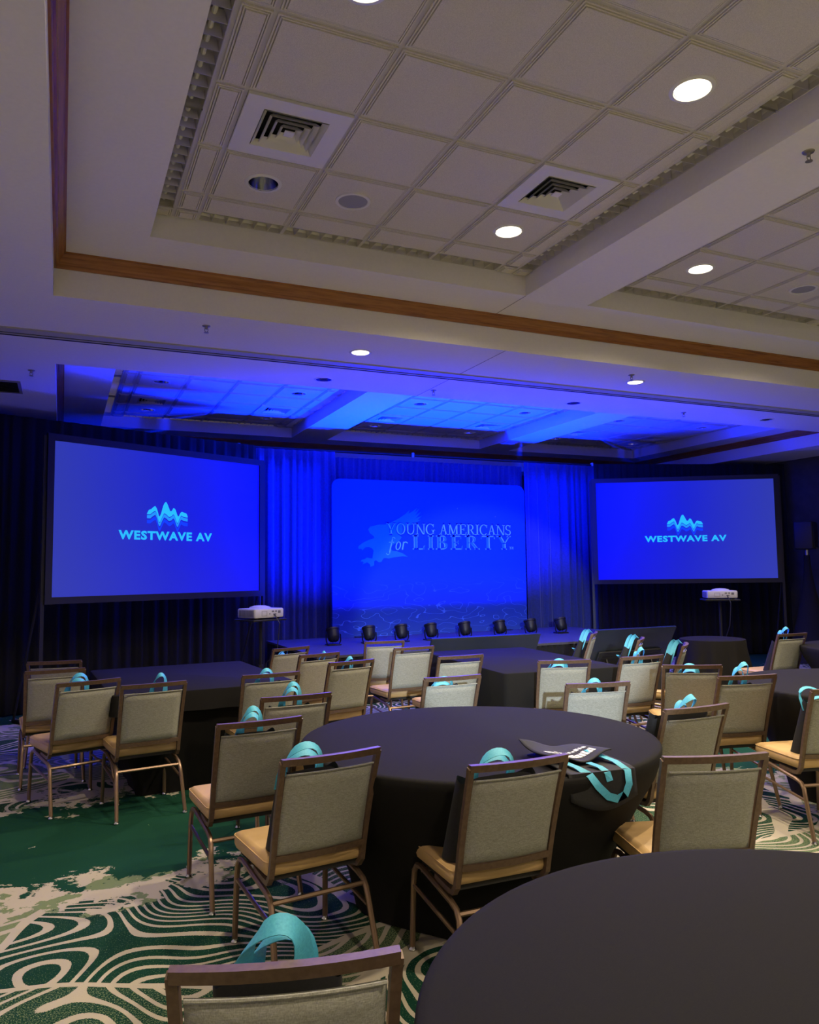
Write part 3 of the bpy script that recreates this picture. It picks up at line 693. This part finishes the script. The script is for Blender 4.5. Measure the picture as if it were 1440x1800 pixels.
# ------------------------------------------------------------------ stage gear
def uplight(x, y, z, label):
    e = empty('uplight', (x, y, z), 0, label, 'stage light', 'uplights along the rear of the stage')
    MB().rbox(-.10, .10, -.08, .08, 0, .018, .02).build('base', 'black_metal', e, True)
    for s_ in (-1, 1): MB().tube([(s_ * .085, -.01, .012), (s_ * .105, -.01, .06), (s_ * .105, 0, .15)], .007, 6, .016).build('yoke_arm', 'black_metal', e)
    hd = empty('head', (0, 0, .15), 0, parent=e)
    hd.rotation_euler = (R(-22), 0, 0)
    hd_m = MB().lathe([(.001, -.10), (.055, -.10), (.072, -.085), (.085, -.03), (.088, .05), (.096, .055), (.096, .08), (.086, .082), (.082, .07)], 20)
    bpy.data.objects.remove(hd)
    h2 = hd_m.build('lamp_head', 'black_metal', e, True); h2.location = (0, 0, .15); h2.rotation_euler = (R(-20), 0, 0)
    l2 = MB().disc(.082, .072, 20).build('lens', 'led_lens', h2)
    fins = MB()
    for i in range(8):
        an = 2 * math.pi * i / 8; fins.add([(math.cos(an) * .055, math.sin(an) * .055, -.115), (math.cos(an) * .088, math.sin(an) * .088, -.05), (math.cos(an + .12) * .088, math.sin(an + .12) * .088, -.05), (math.cos(an + .12) * .055, math.sin(an + .12) * .055, -.115)], [(0, 1, 2, 3)])
    fins.build('cooling_fin', 'black_plastic', h2)
    spot('uplight_beam', (0, -.02, .27), (0, .20, 1.27), UP_W, BLUE, 146, 1.0, .05, e)
UPX = [3.44, 3.97, 4.47, 4.94, 5.50, 6.10, 6.65, 7.21]
UPL = ['first', 'second', 'third', 'fourth', 'fifth', 'sixth', 'seventh', 'eighth']
for x, nm in zip(UPX, UPL): uplight(x, 10.28, SZ, '%s black uplight from the left at the backdrop foot' % nm)

def tv(x0, x1, label, rz=0):
    W_ = x1 - x0; e = empty('stage_monitor', (x0, 8.45, 0), rz, label, 'monitor', 'confidence monitors before the stage')
    tl = Matrix.Translation((0, .40, .10)) @ Matrix.Rotation(math.atan2(.40, .70), 4, 'X')   # panel leans toward the audience
    def P_(mb):
        mb.v = [tuple(tl @ Vector(v)) for v in mb.v]; return mb
    Hh = .80
    P_(MB().rbox(0, W_, -.012, .022, 0, Hh, .010)).build('bezel', 'gloss_black', e, True)
    P_(MB().box(.012, W_ - .012, .0225, .024, .014, Hh - .012)).build('display', 'gloss_black', e)
    P_(MB().rbox(.16, W_ - .16, -.050, -.010, .05, Hh * .58, .018)).build('rear_housing', 'black_plastic', e, True)
    mb = MB()
    for q in range(7): mb.box(.22, W_ - .22, -.0535, -.049, .10 + q * .05, .108 + q * .05)
    P_(mb).build('vent_slots', 'dark_void', e)
    for x in (.32, W_ - .32):
        MB().tube([(x, .45, .015), (x, .02, .015), (x, .05, .04), (x, .20, .40)], .014, 6).build('stand_leg', 'black_metal', e)
    return e
tv(4.07, 5.60, 'long black monitor leaning at the stage front, behind the middle table', R(-1))
tv(6.47, 7.87, 'tilted black monitor at the stage front beside the small round table')

def projector(x, y, z, rz, label, slabel):
    e = empty('projector', (x, y, z), rz, label, 'projector', 'short-throw projectors')
    MB().rbox(-.20, .20, -.16, .16, .012, .115, .02).build('body', 'projector_white', e, True)
    MB().lathe([(.13, .108), (.11, .128), (.06, .142), (.001, .146)], 24, (.02, .04, 0)).build('lens_dome', 'projector_white', e, True)
    mb = MB()
    for q in range(11): mb.box(-.2015, -.1985, -.135 + q * .024, -.123 + q * .024, .03, .098)
    mb.build('vent_slots', 'projector_grey', e)
    mb = MB(); mb.box(.03, .06, -.1615, -.159, .075, .09).box(.075, .10, -.1615, -.159, .075, .09).box(.115, .15, -.1615, -.159, .06, .09).box(-.005, .008, -.1615, -.159, .05, .062).box(.05, .09, -.1615, -.159, .045, .058)
    mb.build('port_panel', 'projector_grey', e)
    mb = MB()
    for q in ((-.105, -.035, .035, .038), (-.105, -.035, .085, .088), (-.105, -.102, .035, .088), (-.038, -.035, .035, .088)): mb.box(q[0], q[1], -.1612, -.159, q[2], q[3])
    mb.build('hatch_outline', 'projector_grey', e)
    for a, b_ in ((-.15, -.12), (.15, -.12), (0, .12)): MB().lathe([(.018, 0), (.018, .014)], 10, (a, b_, 0)).build('foot', 'black_plastic', e)
    s_ = empty('projector_stand', (x, y, 0), rz, slabel, 'stand', 'projector stands')
    MB().rbox(-.23, .23, -.18, .18, z - .022, z, .015).build('tray', 'black_metal', s_, True)
    MB().tube([(0, 0, .30), (0, 0, z - .02)], .02, 8).build('pole', 'black_metal', s_, True)
    MB().tube([(0, 0, .52), (0, 0, .60)], .032, 8).build('collar', 'black_plastic', s_, True)
    for k in range(3):
        an = R(90 + 120 * k); MB().tube([(0, 0, .56), (math.cos(an) * .42, math.sin(an) * .42, .012)], .011, 6).build('leg', 'black_metal', s_)
    mb = MB().tube([(.06, -.17, z + .05), (.09, -.22, z - .05), (.07, -.20, z - .35), (.03, -.06, .62), (.02, -.04, .35)], .006, 6); mb.build('cable', 'black_plastic', s_)
projector(2.02, 8.55, 1.105, R(24), 'white short-throw projector on a stand below the left screen', 'black stand carrying the projector by the left screen')
projector(8.30, 8.06, 1.175, R(-33), 'white short-throw projector on a stand below the right screen', 'black stand carrying the projector by the right screen')

sp = empty('loudspeaker', (11.60, 9.30, 1.90), R(28), 'black loudspeaker on a draped stand by the right wall', 'speaker')
pts = [(-.19, 0), (.19, 0), (.19, .46), (-.19, .46)]
MB().rbox(-.19, .19, -.15, .16, 0, .47, .035).build('cabinet', 'black_plastic', sp, True)
MB().rbox(-.165, .165, -.158, -.148, .03, .44, .004).build('grille', 'black_metal', sp)
MB().box(-.03, .03, -.165, -.157, .012, .024).build('badge', 'pipe_metal', sp)
ss = empty('speaker_stand', (11.60, 9.30, 0), R(28), 'black fabric-covered tripod stand under the loudspeaker', 'stand')
MB().tube([(0, 0, .1), (0, 0, 1.90)], .018, 8).build('pole', 'black_metal', ss, True)
def scrim(u, v):
    an = 2 * math.pi * u; z = 1.80 - v * 1.79; rr = .045 + .40 * (v ** 1.6); rr *= (1 - .16 * v * (1 - math.cos(3 * (an - .5))) / 2); return (rr * math.cos(an), rr * math.sin(an), z)
MB().grid(scrim, 36, 12).build('scrim', 'drape_black', ss, True, 180)
MB().lathe([(.035, 1.80), (.035, 1.89), (.02, 1.90)], 12).build('top_collar', 'pipe_metal', ss, True)
op = empty('wall_outlet', (XR - .001, 9.75, 1.38), 0, 'small plate on the right wall behind the speaker stand', 'outlet')
MB().box(-.012, 0, -.09, .09, -.06, .06).build('plate', 'outlet_plate', op); MB().box(-.016, -.01, -.03, .03, -.03, .03).build('socket', 'projector_grey', op)

# ------------------------------------------------------------------ tables
def round_table(x, y, rad, label, loose=False, zt=.76, rb=None):
    e = empty('banquet_table', (x, y, 0), 0, label, 'table', 'black-covered round tables')
    n_ = 96
    if not loose:
        prof = [(0.001, zt), (rad * .5, zt), (rad - .03, zt), (rad - .008, zt - .003), (rad, zt - .012), (rad - .002, zt - .05), (rad - .03, zt - .14), (rad - .10, zt - .27), (rad - .19, zt - .45), (rad - .26, zt - .60), (rad - .30, .006)]
        mb = MB(); k = 0
        for i, (rr, z) in enumerate(prof):
            for j in range(n_):
                an = 2 * math.pi * j / n_; t = max(0, (zt - .05 - z) / zt); q = rr * (1 + .07 * t * math.cos(4 * an + .6)); mb.v.append((q * math.cos(an), q * math.sin(an), z))
    else:
        mb = MB(); prof = [(0.001, zt), (rad * .5, zt), (rad - .02, zt), (rad - .004, zt - .004), (rad, zt - .02), (rad + .01, zt - .12), (rad + .05, zt - .35), (rad + .08, zt - .6), (rad + .10, .01)]
        for i, (rr, z) in enumerate(prof):
            for j in range(n_):
                an = 2 * math.pi * j / n_; t = max(0, (zt - .05 - z) / zt); q = rr + t * (.045 * math.cos(11 * an) + .02 * math.cos(19 * an + 1)); mb.v.append((q * math.cos(an), q * math.sin(an), z))
    for i in range(len(prof) - 1):
        for j in range(n_):
            j2 = (j + 1) % n_; mb.f.append((i * n_ + j, i * n_ + n_ + j, i * n_ + n_ + j2, i * n_ + j2))
    mb.f.append(tuple(range(n_)))
    mb.build('tablecloth', 'cloth_black', e, True, 60)
    return e
round_table(1.95, 3.53, .895, 'round table under stretched black cloth in the middle, tote bag on its edge')
round_table(1.437, .98, .914, 'big round black-covered table in the right foreground')
round_table(5.31, 3.78, .89, 'round black-covered table at the right edge, chairs on its left')
round_table(7.955, 5.36, .914, 'far round black-covered table at the right edge beyond the lone chair')
round_table(7.12, 7.06, .375, 'small round table with loose black cloth in front of the right screen', True)
def rect_table(cx, cy, wx, wy, rz, label, topper):
    e = empty('banquet_table', (cx, cy, 0), rz, label, 'table', 'black-covered rectangular tables')
    def loop(ins, r, z, wav=0, N=12):
        pts = []; hx, hy = wx / 2 - ins, wy / 2 - ins; k = 0
        segs = [((hx - r, hy - r), 0), ((-hx + r, hy - r), 90), ((-hx + r, -hy + r), 180), ((hx - r, -hy + r), 270)]
        for si, ((px, py), a0) in enumerate(segs):
            for i in range(5):
                t = R(a0 + 90 * i / 4); pts.append((px + r * math.cos(t), py + r * math.sin(t), z))
            (qx, qy), b0 = segs[(si + 1) % 4]; t = R(a0 + 90); s0 = (px + r * math.cos(t), py + r * math.sin(t)); t2 = R(b0); s1 = (qx + r * math.cos(t2), qy + r * math.sin(t2))
            for i in range(1, N):
                f = i / N; o_ = wav * math.sin(i * 2.1 + si) ; pts.append((s0[0] + (s1[0] - s0[0]) * f + o_ * math.cos(t), s0[1] + (s1[1] - s0[1]) * f + o_ * math.sin(t), z))
        return pts
    def build(name, Ls):
        mb = MB(); n_ = len(Ls[0])
        for q in Ls: mb.v += q
        for i in range(len(Ls) - 1):
            for j in range(n_):
                j2 = (j + 1) % n_; mb.f.append((i * n_ + j, i * n_ + n_ + j, i * n_ + n_ + j2, i * n_ + j2))
        mb.f.append(tuple(range(n_)))
        return mb.build(name, 'cloth_black', e, True, 50)
    if topper:
        build('table_topper', [loop(.012, .03, .762), loop(.003, .035, .758), loop(0, .04, .745), loop(-.004, .045, .68, .006), loop(-.01, .05, .615, .012)])
        build('tablecloth', [loop(.03, .03, .74), loop(.05, .04, .6, .004), loop(.13, .05, .3, .008), loop(.20, .06, .006, .012)])
    else:
        build('tablecloth', [loop(.012, .03, .762), loop(.003, .035, .758), loop(0, .04, .745), loop(0, .045, .5, .008), loop(.03, .05, .25, .014), loop(.05, .06, .006, .02)])
rect_table(.97, 6.72, 1.36, 1.70, R(3), 'rectangular black-covered table at left under the left screen', True)
rect_table(3.97, 6.42, 1.16, 1.92, R(-5), 'rectangular black-covered table in the middle before the stage monitors', False)

# ------------------------------------------------------------------ chairs
def make_chair():
    e = empty('banquet_chair')
    # back frame: leaning, slightly bowed to the rear
    def by(z): return -.105 - .145 * ((z - .40) / .485) ** 1.25 if z > .40 else -.105
    hw = .2075
    def bow(x): return -.022 * (1 - (x / hw) ** 2)
    for s_ in (-1, 1):
        pts = [(s_ * .19, .10, .372), (s_ * .195, -.03, .366), (s_ * .199, -.075, .372), (s_ * .2, -.10, .40)] + [(s_ * (.199 + .0015 * i), by(z), z) for i, z in enumerate((.46, .56, .66, .76, .84, .872))]
        MB().tube(pts, .0155, 4, .0155).build('upright', 'frame_brown', e)
    def bar(z0, z1, d, wx, name):
        # horizontal bowed bar, rectangular section
        mb = MB(); N = 10
        for i in range(N + 1):
            x = -wx + 2 * wx * i / N; o_ = bow(x)
            for z, yy in ((z0, -d), (z0, d), (z1, d), (z1, -d)): mb.v.append((x, by(z) + o_ + yy, z))
        for i in range(N):
            for j in range(4): mb.f.append((i * 4 + j, i * 4 + 4 + j, i * 4 + 4 + (j + 1) % 4, i * 4 + (j + 1) % 4))
        mb.f.append((0, 1, 2, 3)); k = N * 4; mb.f.append((k + 3, k + 2, k + 1, k)); mb.build(name, 'frame_brown', e)
    bar(.857, .885, .014, hw + .004, 'top_rail'); bar(.462, .488, .012, .192, 'lower_rail')
    # upholstered back pad
    def pad(side):
        def fn(u, v):
            x = (-1 + 2 * u) * .188; z = .487 + v * .336; eu = min(u, 1 - u) * 2; ev = min(v, 1 - v) * 2
            th = .017 * min(1, (eu * 6)) ** .5 * min(1, (ev * 8)) ** .5 + .004 * math.sin(math.pi * u) * math.sin(math.pi * v)
            return (x, by(z) + bow(x) + side * th, z)
        return fn
    mb = MB().grid(pad(-1), 14, 14); mb.grid(lambda u, v: pad(1)(1 - u, v), 14, 14)
    bp_ = mb.build('back_pad', 'back_fabric', e, True, 80)
    MB().tube([(-.186 + .372 * i / 12, by(.822) + bow(-.186 + .372 * i / 12) - .012, .822) for i in range(13)], .0042, 6).build('piping', 'back_fabric', bp_, True)
    # seat
    st = MB().rbox(-.218, .218, -.100, .335, .392, .468, .035).build('seat', 'seat_vinyl', e, True, 50)
    def edge(z, ins):
        P_ = []
        for cx_, cy_, a in ((.183, .30, 0), (-.183, .30, 90), (-.183, -.065, 180), (.183, -.065, 270)):
            for i in range(5): t = R(a + 22.5 * i); P_.append((cx_ + (.035 - ins) * math.cos(t), cy_ + (.035 - ins) * math.sin(t), z))
        return P_ + [P_[0]]
    MB().tube(edge(.4535, .0015), .0032, 5, cap=False).build('piping', 'seat_vinyl', st, True)
    MB().box(-.19, .19, -.07, .30, .372, .394).build('seat_pan', 'seat_pan', e)
    # legs: each side one bent tube, split into front and rear leg
    for s_ in (-1, 1):
        fr = [(s_ * .214, .305, .012), (s_ * .210, .292, .28), (s_ * .208, .284, .335), (s_ * .206, .262, .362), (s_ * .204, .225, .368), (s_ * .204, .10, .352)]
        rr = [(s_ * .204, .10, .352), (s_ * .204, -.06, .331), (s_ * .205, -.105, .318), (s_ * .207, -.130, .29), (s_ * .210, -.142, .25), (s_ * .220, -.215, .012)]
        for pts in (fr, rr):
            lg = MB().tube(pts, .0125, 8, .0125).build('leg', 'leg_bronze', e, True)
            ft = pts[0] if pts is fr else pts[-1]
            MB().lathe([(.0001, 0), (.015, 0), (.017, .006), (.013, .014), (.012, .02)], 12, (ft[0], ft[1], 0)).build('glide', 'glide', lg, True)
        MB().tube([(s_ * .211, .292, .272), (s_ * .207, -.139, .225)], .009, 6).build('side_stretcher', 'leg_bronze', e, True)
    MB().tube([(-.206, -.118, .305), (.206, -.118, .305)], .010, 6).build('cross_stretcher', 'leg_bronze', e, True)
    MB().tube([(-.205, .22, .355), (.205, .22, .355)], .010, 6).build('cross_stretcher', 'leg_bronze', e, True)
    return e
CH = make_chair(); CG = 'brown-framed banquet chairs'
CHAIRS = [  # rail mid x, y, angle, label
 ('c1', .395, 1.457, -15.2, 'nearest chair, cut off by the bottom edge, large teal handle over its rail'),
 ('c2', .993, 2.985, 6.3, 'chair at the left front of the middle round table, leftmost of its two nearest chairs'),
 ('c3', 1.592, 2.557, -1.0, 'chair at the middle round table just left of the tote bag with white print'),
 ('c4', 2.296, 2.284, -16.8, 'chair without a bag just behind the big foreground table'),
 ('c5', .901, 3.813, 4.1, 'chair at the left of the middle round table, second one counted from the front'),
 ('c6', 3.013, 3.109, -.4, 'chair right of the middle round table with a large black bag on its seat'),
 ('c7', 4.195, 3.16, -14, 'chair cut off by the right edge of the picture with its tan seat in view'),
 ('c8', 4.173, 3.842, -13, 'chair with curled teal handle left of the right-edge round table'),
 ('c9', 4.274, 4.444, -30, 'chair with bunched teal handles behind the right-edge round table'),
 ('c10', 4.375, 5.10, -1.7, 'chair right of the middle rectangular table, teal handles over its rail'),
 ('c11', 3.108, 4.042, -14, 'chair at the far right side of the middle round table'),
 ('c12', 3.658, 5.176, -18.9, 'chair at the front end of the middle rectangular table'),
 ('c13', 7.204, 6.003, -.8, 'lone far chair at the right before the far round table, bag on it'),
 ('c14', 5.53, 7.24, 47, 'chair seen edge-on beside the tilted right monitor'),
 ('c15', 5.47, 6.39, 45, 'chair seen edge-on between the middle rectangular table and the small round table'),
 ('c16', 5.40, 5.70, 44, 'chair seen edge-on in front of the small round table'),
 ('c17', 2.047, 7.388, 20.7, 'farthest chair of the three right of the left rectangular table'),
 ('c18', 2.116, 6.696, 17.4, 'middle chair of the three right of the left rectangular table'),
 ('c19', 2.165, 5.995, 11.7, 'nearest chair of the three right of the left rectangular table'),
 ('c20', 3.095, 7.565, -7.2, 'farthest bare chair left of the middle rectangular table'),
 ('c21', 3.087, 6.800, 3.0, 'second bare chair left of the middle rectangular table, tan seat in view'),
 ('c22', 3.120, 5.909, -.5, 'bare chair at the front left corner of the middle rectangular table'),
 ('c23', 2.451, 4.767, -1.3, 'chair at the far side of the middle round table'),
 ('c24', 1.391, 5.547, 3.7, 'chair at the front right corner of the left rectangular table'),
 ('c25', 1.276, 4.487, 1.6, 'chair at the left of the middle round table, farthest of three in its row'),
 ('c26', -.039, 7.285, -8.5, 'rear of the two bare chairs at far left'),
 ('c27', -.027, 6.613, 4.6, 'front of the two bare chairs at far left'),
 ('c28', .189, 5.797, 17.3, 'angled chair with teal handles at the front left corner of the left table'),
 ('c29', .578, 5.450, 7.7, 'chair with its back square-on at the front of the left table'),
]
POS = {}
for i, (nm, x, y, a, lb) in enumerate(CHAIRS):
    o = CH if i == 0 else copy_tree(CH)
    ca, sa = math.cos(R(a)), math.sin(R(a))
    o.location = (x - sa * .25, y + ca * .25, 0); o.rotation_euler = (0, 0, R(a))   # rail sits .25 behind the origin
    tag(o, lb, 'chair', CG); POS[nm] = (o.location.copy(), R(a))

# ------------------------------------------------------------------ tote bags
def loop_pts(cx, half, zb, zt, y0, ytop, lean=0, N=14):
    P_ = []
    for i in range(N + 1):
        t = math.pi * i / N; s_ = math.sin(t); x = cx - half * math.cos(t) * (1 + .12 * s_) + lean * s_; z = zb + (zt - zb) * s_ ** .75
        P_.append(((x, y0 + (ytop - y0) * s_, z), (1 - .92 * s_ ** 2, s_ * .75 + .15, .55 * s_)))
    return P_
def tote(chair, label, cx=0, zt=.93, half=.07, lean=0, w_=.27, h_=.33, second=True, ytop=-.20, sw=.040, fall=0, droop=False):
    loc, a = POS[chair]; e = empty('tote_bag', loc, a, label, 'bag', 'tote bags on the chairs')
    # soft black bag standing on the seat, leaning on the backrest
    zb = .469; bx = cx * .5
    def side(u, v):
        an = 2 * math.pi * u; cxx, syy = math.cos(an), math.sin(an); p = .35
        x = abs(cxx) ** p * (1 if cxx > 0 else -1) * w_ / 2 * (1 - .05 * v); d = .055 * (1 - .55 * v) + .008
        y = abs(syy) ** .7 * (1 if syy > 0 else -1) * d
        z = zb + h_ * v + .012 * math.sin(3 * an) * v
        lean_y = -.035 - .115 * v
        return (bx + x, lean_y + y + .035, z)
    mb = MB().grid(side, 28, 6); mb.f.append(tuple(range(28)))
    mb.build('bag_body', 'bag_black', e, True, 60)
    zs = zb + h_ - .06
    if droop:      # handles hang forward over the bag instead of standing up
        for k_, (xo, lo) in enumerate(((-.05, .0), (.04, .05))):
            pts = []
            for i in range(15):
                t = 2 * math.pi * i / 14; yy = -.14 - .085 * math.cos(t * .5) * 1.0 + .02 * math.sin(t); zz = .80 + .095 * math.cos(t * .5) - lo * math.sin(t * .5) * .4
                pts.append(((xo + .03 * math.sin(t), yy + k_ * .05, zz + .03 * math.sin(t)), (.3, math.sin(t * .5) * .3 + .8, .75)))
            MB().ribbon(pts, sw).build('handle', 'strap_teal', e, True, 80)
        return e
    MB().ribbon(loop_pts(cx, half, zs, zt, -.105, ytop, lean), sw).build('handle', 'strap_teal', e, True, 80)
    if second: MB().ribbon(loop_pts(cx + .02, half * .9, zs, zt - .045 - fall, -.075, -.11, lean * .6), sw).build('handle', 'strap_teal', e, True, 80)
    return e
TOTES = [('c1', 'tote bag on the nearest chair, wide teal handle standing up', dict(cx=-.035, zt=.922, half=.062, ytop=-.19, sw=.046, lean=.02)),
 ('c2', 'tote bag on the left front chair of the middle round table', dict(cx=-.085, zt=.915, half=.085, ytop=-.19)),
 ('c3', 'tote bag on the chair left of the printed tote', dict(cx=-.05, zt=.905, half=.085, ytop=-.18, fall=-.01, w_=.36)),
 ('c5', 'tote bag on the second chair left of the middle round table', dict(cx=-.02, zt=.935, half=.055)),
 ('c6', 'bulky black tote on the chair right of the middle round table', dict(cx=.0, zt=.925, half=.05, w_=.40, h_=.36, lean=.02)),
 ('c7', 'tote bag on the right-edge chair with round teal loop', dict(cx=-.07, zt=.86, half=.09, ytop=-.02, sw=.022)),
 ('c8', 'tote bag with curled teal handle by the right-edge table', dict(cx=.0, zt=.955, half=.055, lean=.02)),
 ('c9', 'tote bag with bunched teal handles behind the right-edge table', dict(cx=.0, zt=.875, half=.07, sw=.04, ytop=-.17)),
 ('c10', 'tote bag on the chair right of the middle rectangular table', dict(cx=.04, zt=.94, half=.045)),
 ('c11', 'tote bag on the far right chair of the middle round table', dict(cx=.0, zt=.895, half=.06)),
 ('c12', 'tote bag on the front chair of the middle rectangular table', dict(cx=-.03, zt=.880, half=.075)),
 ('c13', 'tote bag on the lone far chair at right', dict(cx=-.02, zt=.945, half=.06)),
 ('c14', 'tote bag on the edge-on chair by the tilted monitor', dict(droop=True)),
 ('c15', 'tote bag on the edge-on chair behind the front chairs', dict(droop=True)),
 ('c16', 'tote bag on the edge-on chair before the small round table', dict(droop=True)),
 ('c17', 'tote bag on the farthest chair right of the left table', dict(cx=-.03, zt=.865, half=.05)),
 ('c18', 'tote bag on the middle chair right of the left table', dict(cx=.09, zt=.885, half=.03, second=False)),
 ('c19', 'tote bag on the nearest chair right of the left table', dict(cx=.02, zt=.905, half=.045)),
 ('c23', 'tote bag on the chair at the far side of the round table', dict(cx=-.04, zt=.868, half=.08)),
 ('c24', 'tote bag on the front right chair of the left table', dict(cx=-.02, zt=.905, half=.06)),
 ('c25', 'tote bag on the farthest of three chairs left of the round table', dict(cx=-.005, zt=.945, half=.058)),
 ('c28', 'tote bag on the angled chair at far left', dict(cx=-.045, zt=.925, half=.07)),
 ('c29', 'tote bag on the square-on chair at the left table', dict(cx=.055, zt=.93, half=.045, second=False))]
for nm, lb, kw in TOTES: tote(nm, lb, **kw)

# the tote lying on the round table, folded over its edge
tb = empty('tote_bag', (2.035, 2.645, .763), R(-6), 'black tote with white print flopped over the middle table edge, teal strap hanging', 'bag')
def flop(u, v):      # lower panel: lies on the table and hangs over its edge (edge at y = 0)
    x = -.155 + .31 * u; y = .36 - v * .50
    if y > .0: return (x, y, .008 + .006 * math.sin(6 * u + 4 * v))
    return (x, -.006 - .10 * -y, .008 + y * .98 * (.75 + .35 * math.sin(math.pi * u)))
def flap(u, v):      # upper printed panel, sagging open at the mouth
    x = -.165 + .31 * u; y = .42 - v * .27
    z = .016 + .050 * (1 - v) ** 3 * (1 - u) ** 2 + .035 * v * (1 - math.sin(math.pi * u) ** 2 * .75) + .006 * math.sin(9 * u)
    return (x, y - .035 * math.sin(math.pi * u) * v, z)
for fn_ in (flop, flap):
    o = MB().grid(fn_, 18, 18).build('bag_panel', 'bag_black', tb, True, 70)
    so = o.modifiers.new('thickness', 'SOLIDIFY'); so.thickness = .006; so.offset = 0
def on_flap(u, v):
    p = flap(u, v); return (p[0], p[1], p[2] + .005)
rnd = random.Random(3); mb = MB()
for v0, v1, u0, u1, gap in ((.62, .80, .10, .82, .012), (.42, .50, .34, .80, .016)):
    u = u0
    while u < u1:
        wd = rnd.uniform(.03, .06); e_ = rnd.uniform(-.03, .02)
        mb.add([on_flap(u, v1), on_flap(u + wd, v1), on_flap(u + wd, v0 + e_), on_flap(u, v0 + e_)], [(0, 1, 2, 3)]); u += wd + gap
mb.build('white_print', 'print_white', tb)
hang = [((-.105, .20, .030), (1, 0, 0)), ((-.10, .13, .024), (1, .1, 0)), ((-.085, .05, .020), (1, .2, 0)), ((-.06, -.012, .0), (1, .1, .3)), ((-.03, -.026, -.045), (.9, 0, .45)), ((.01, -.032, -.085), (.6, 0, .8)), ((.05, -.034, -.098), (.1, 0, 1)), ((.09, -.032, -.085), (.6, 0, -.8)), ((.112, -.028, -.045), (1, 0, -.3)), ((.115, -.015, .006), (1, 0, 0)), ((.105, .06, .026), (1, .1, 0)), ((.085, .16, .034), (1, .2, 0)), ((.07, .23, .040), (1, .2, 0))]
MB().ribbon(hang, .032).build('handle', 'strap_teal', tb, True, 80)
MB().ribbon([((.0, .10, .020), (1, .1, 0)), ((.012, .03, .018), (1, .1, 0)), ((.022, -.010, .004), (1, 0, 0)), ((.028, -.018, -.03), (1, 0, 0))], .030).build('handle', 'strap_teal', tb)

# ------------------------------------------------------------------ stage wash lamp on a stand at the back of the hall
wl = empty('wash_lamp', (-.62, -2.6, 0), 0, 'stage wash lamp on a tall stand at the rear of the hall', 'stage light')
MB().tube([(0, 0, 0), (0, 0, 2.25)], .02, 8).build('pole', 'black_metal', wl)
for k in range(3):
    an = R(30 + 120 * k); MB().tube([(0, 0, .6), (math.cos(an) * .5, math.sin(an) * .5, .012)], .012, 6).build('leg', 'black_metal', wl)
hd = MB().lathe([(.001, -.16), (.07, -.16), (.10, -.10), (.10, .06), (.085, .06), (.08, -.02), (.001, -.02)], 20).build('lamp_head', 'black_metal', wl, True)
hd.location = (0, 0, 2.34); hd.rotation_euler = Vector((.44, .90, -.035)).to_track_quat('Z', 'Y').to_euler()
spot('wash_beam', (.03, .07, 2.34), (.03 + .445, .07 + .889, 2.34 - .112), WASH_W, (.72, .84, 1.0), 16.5, .30, .03, wl)
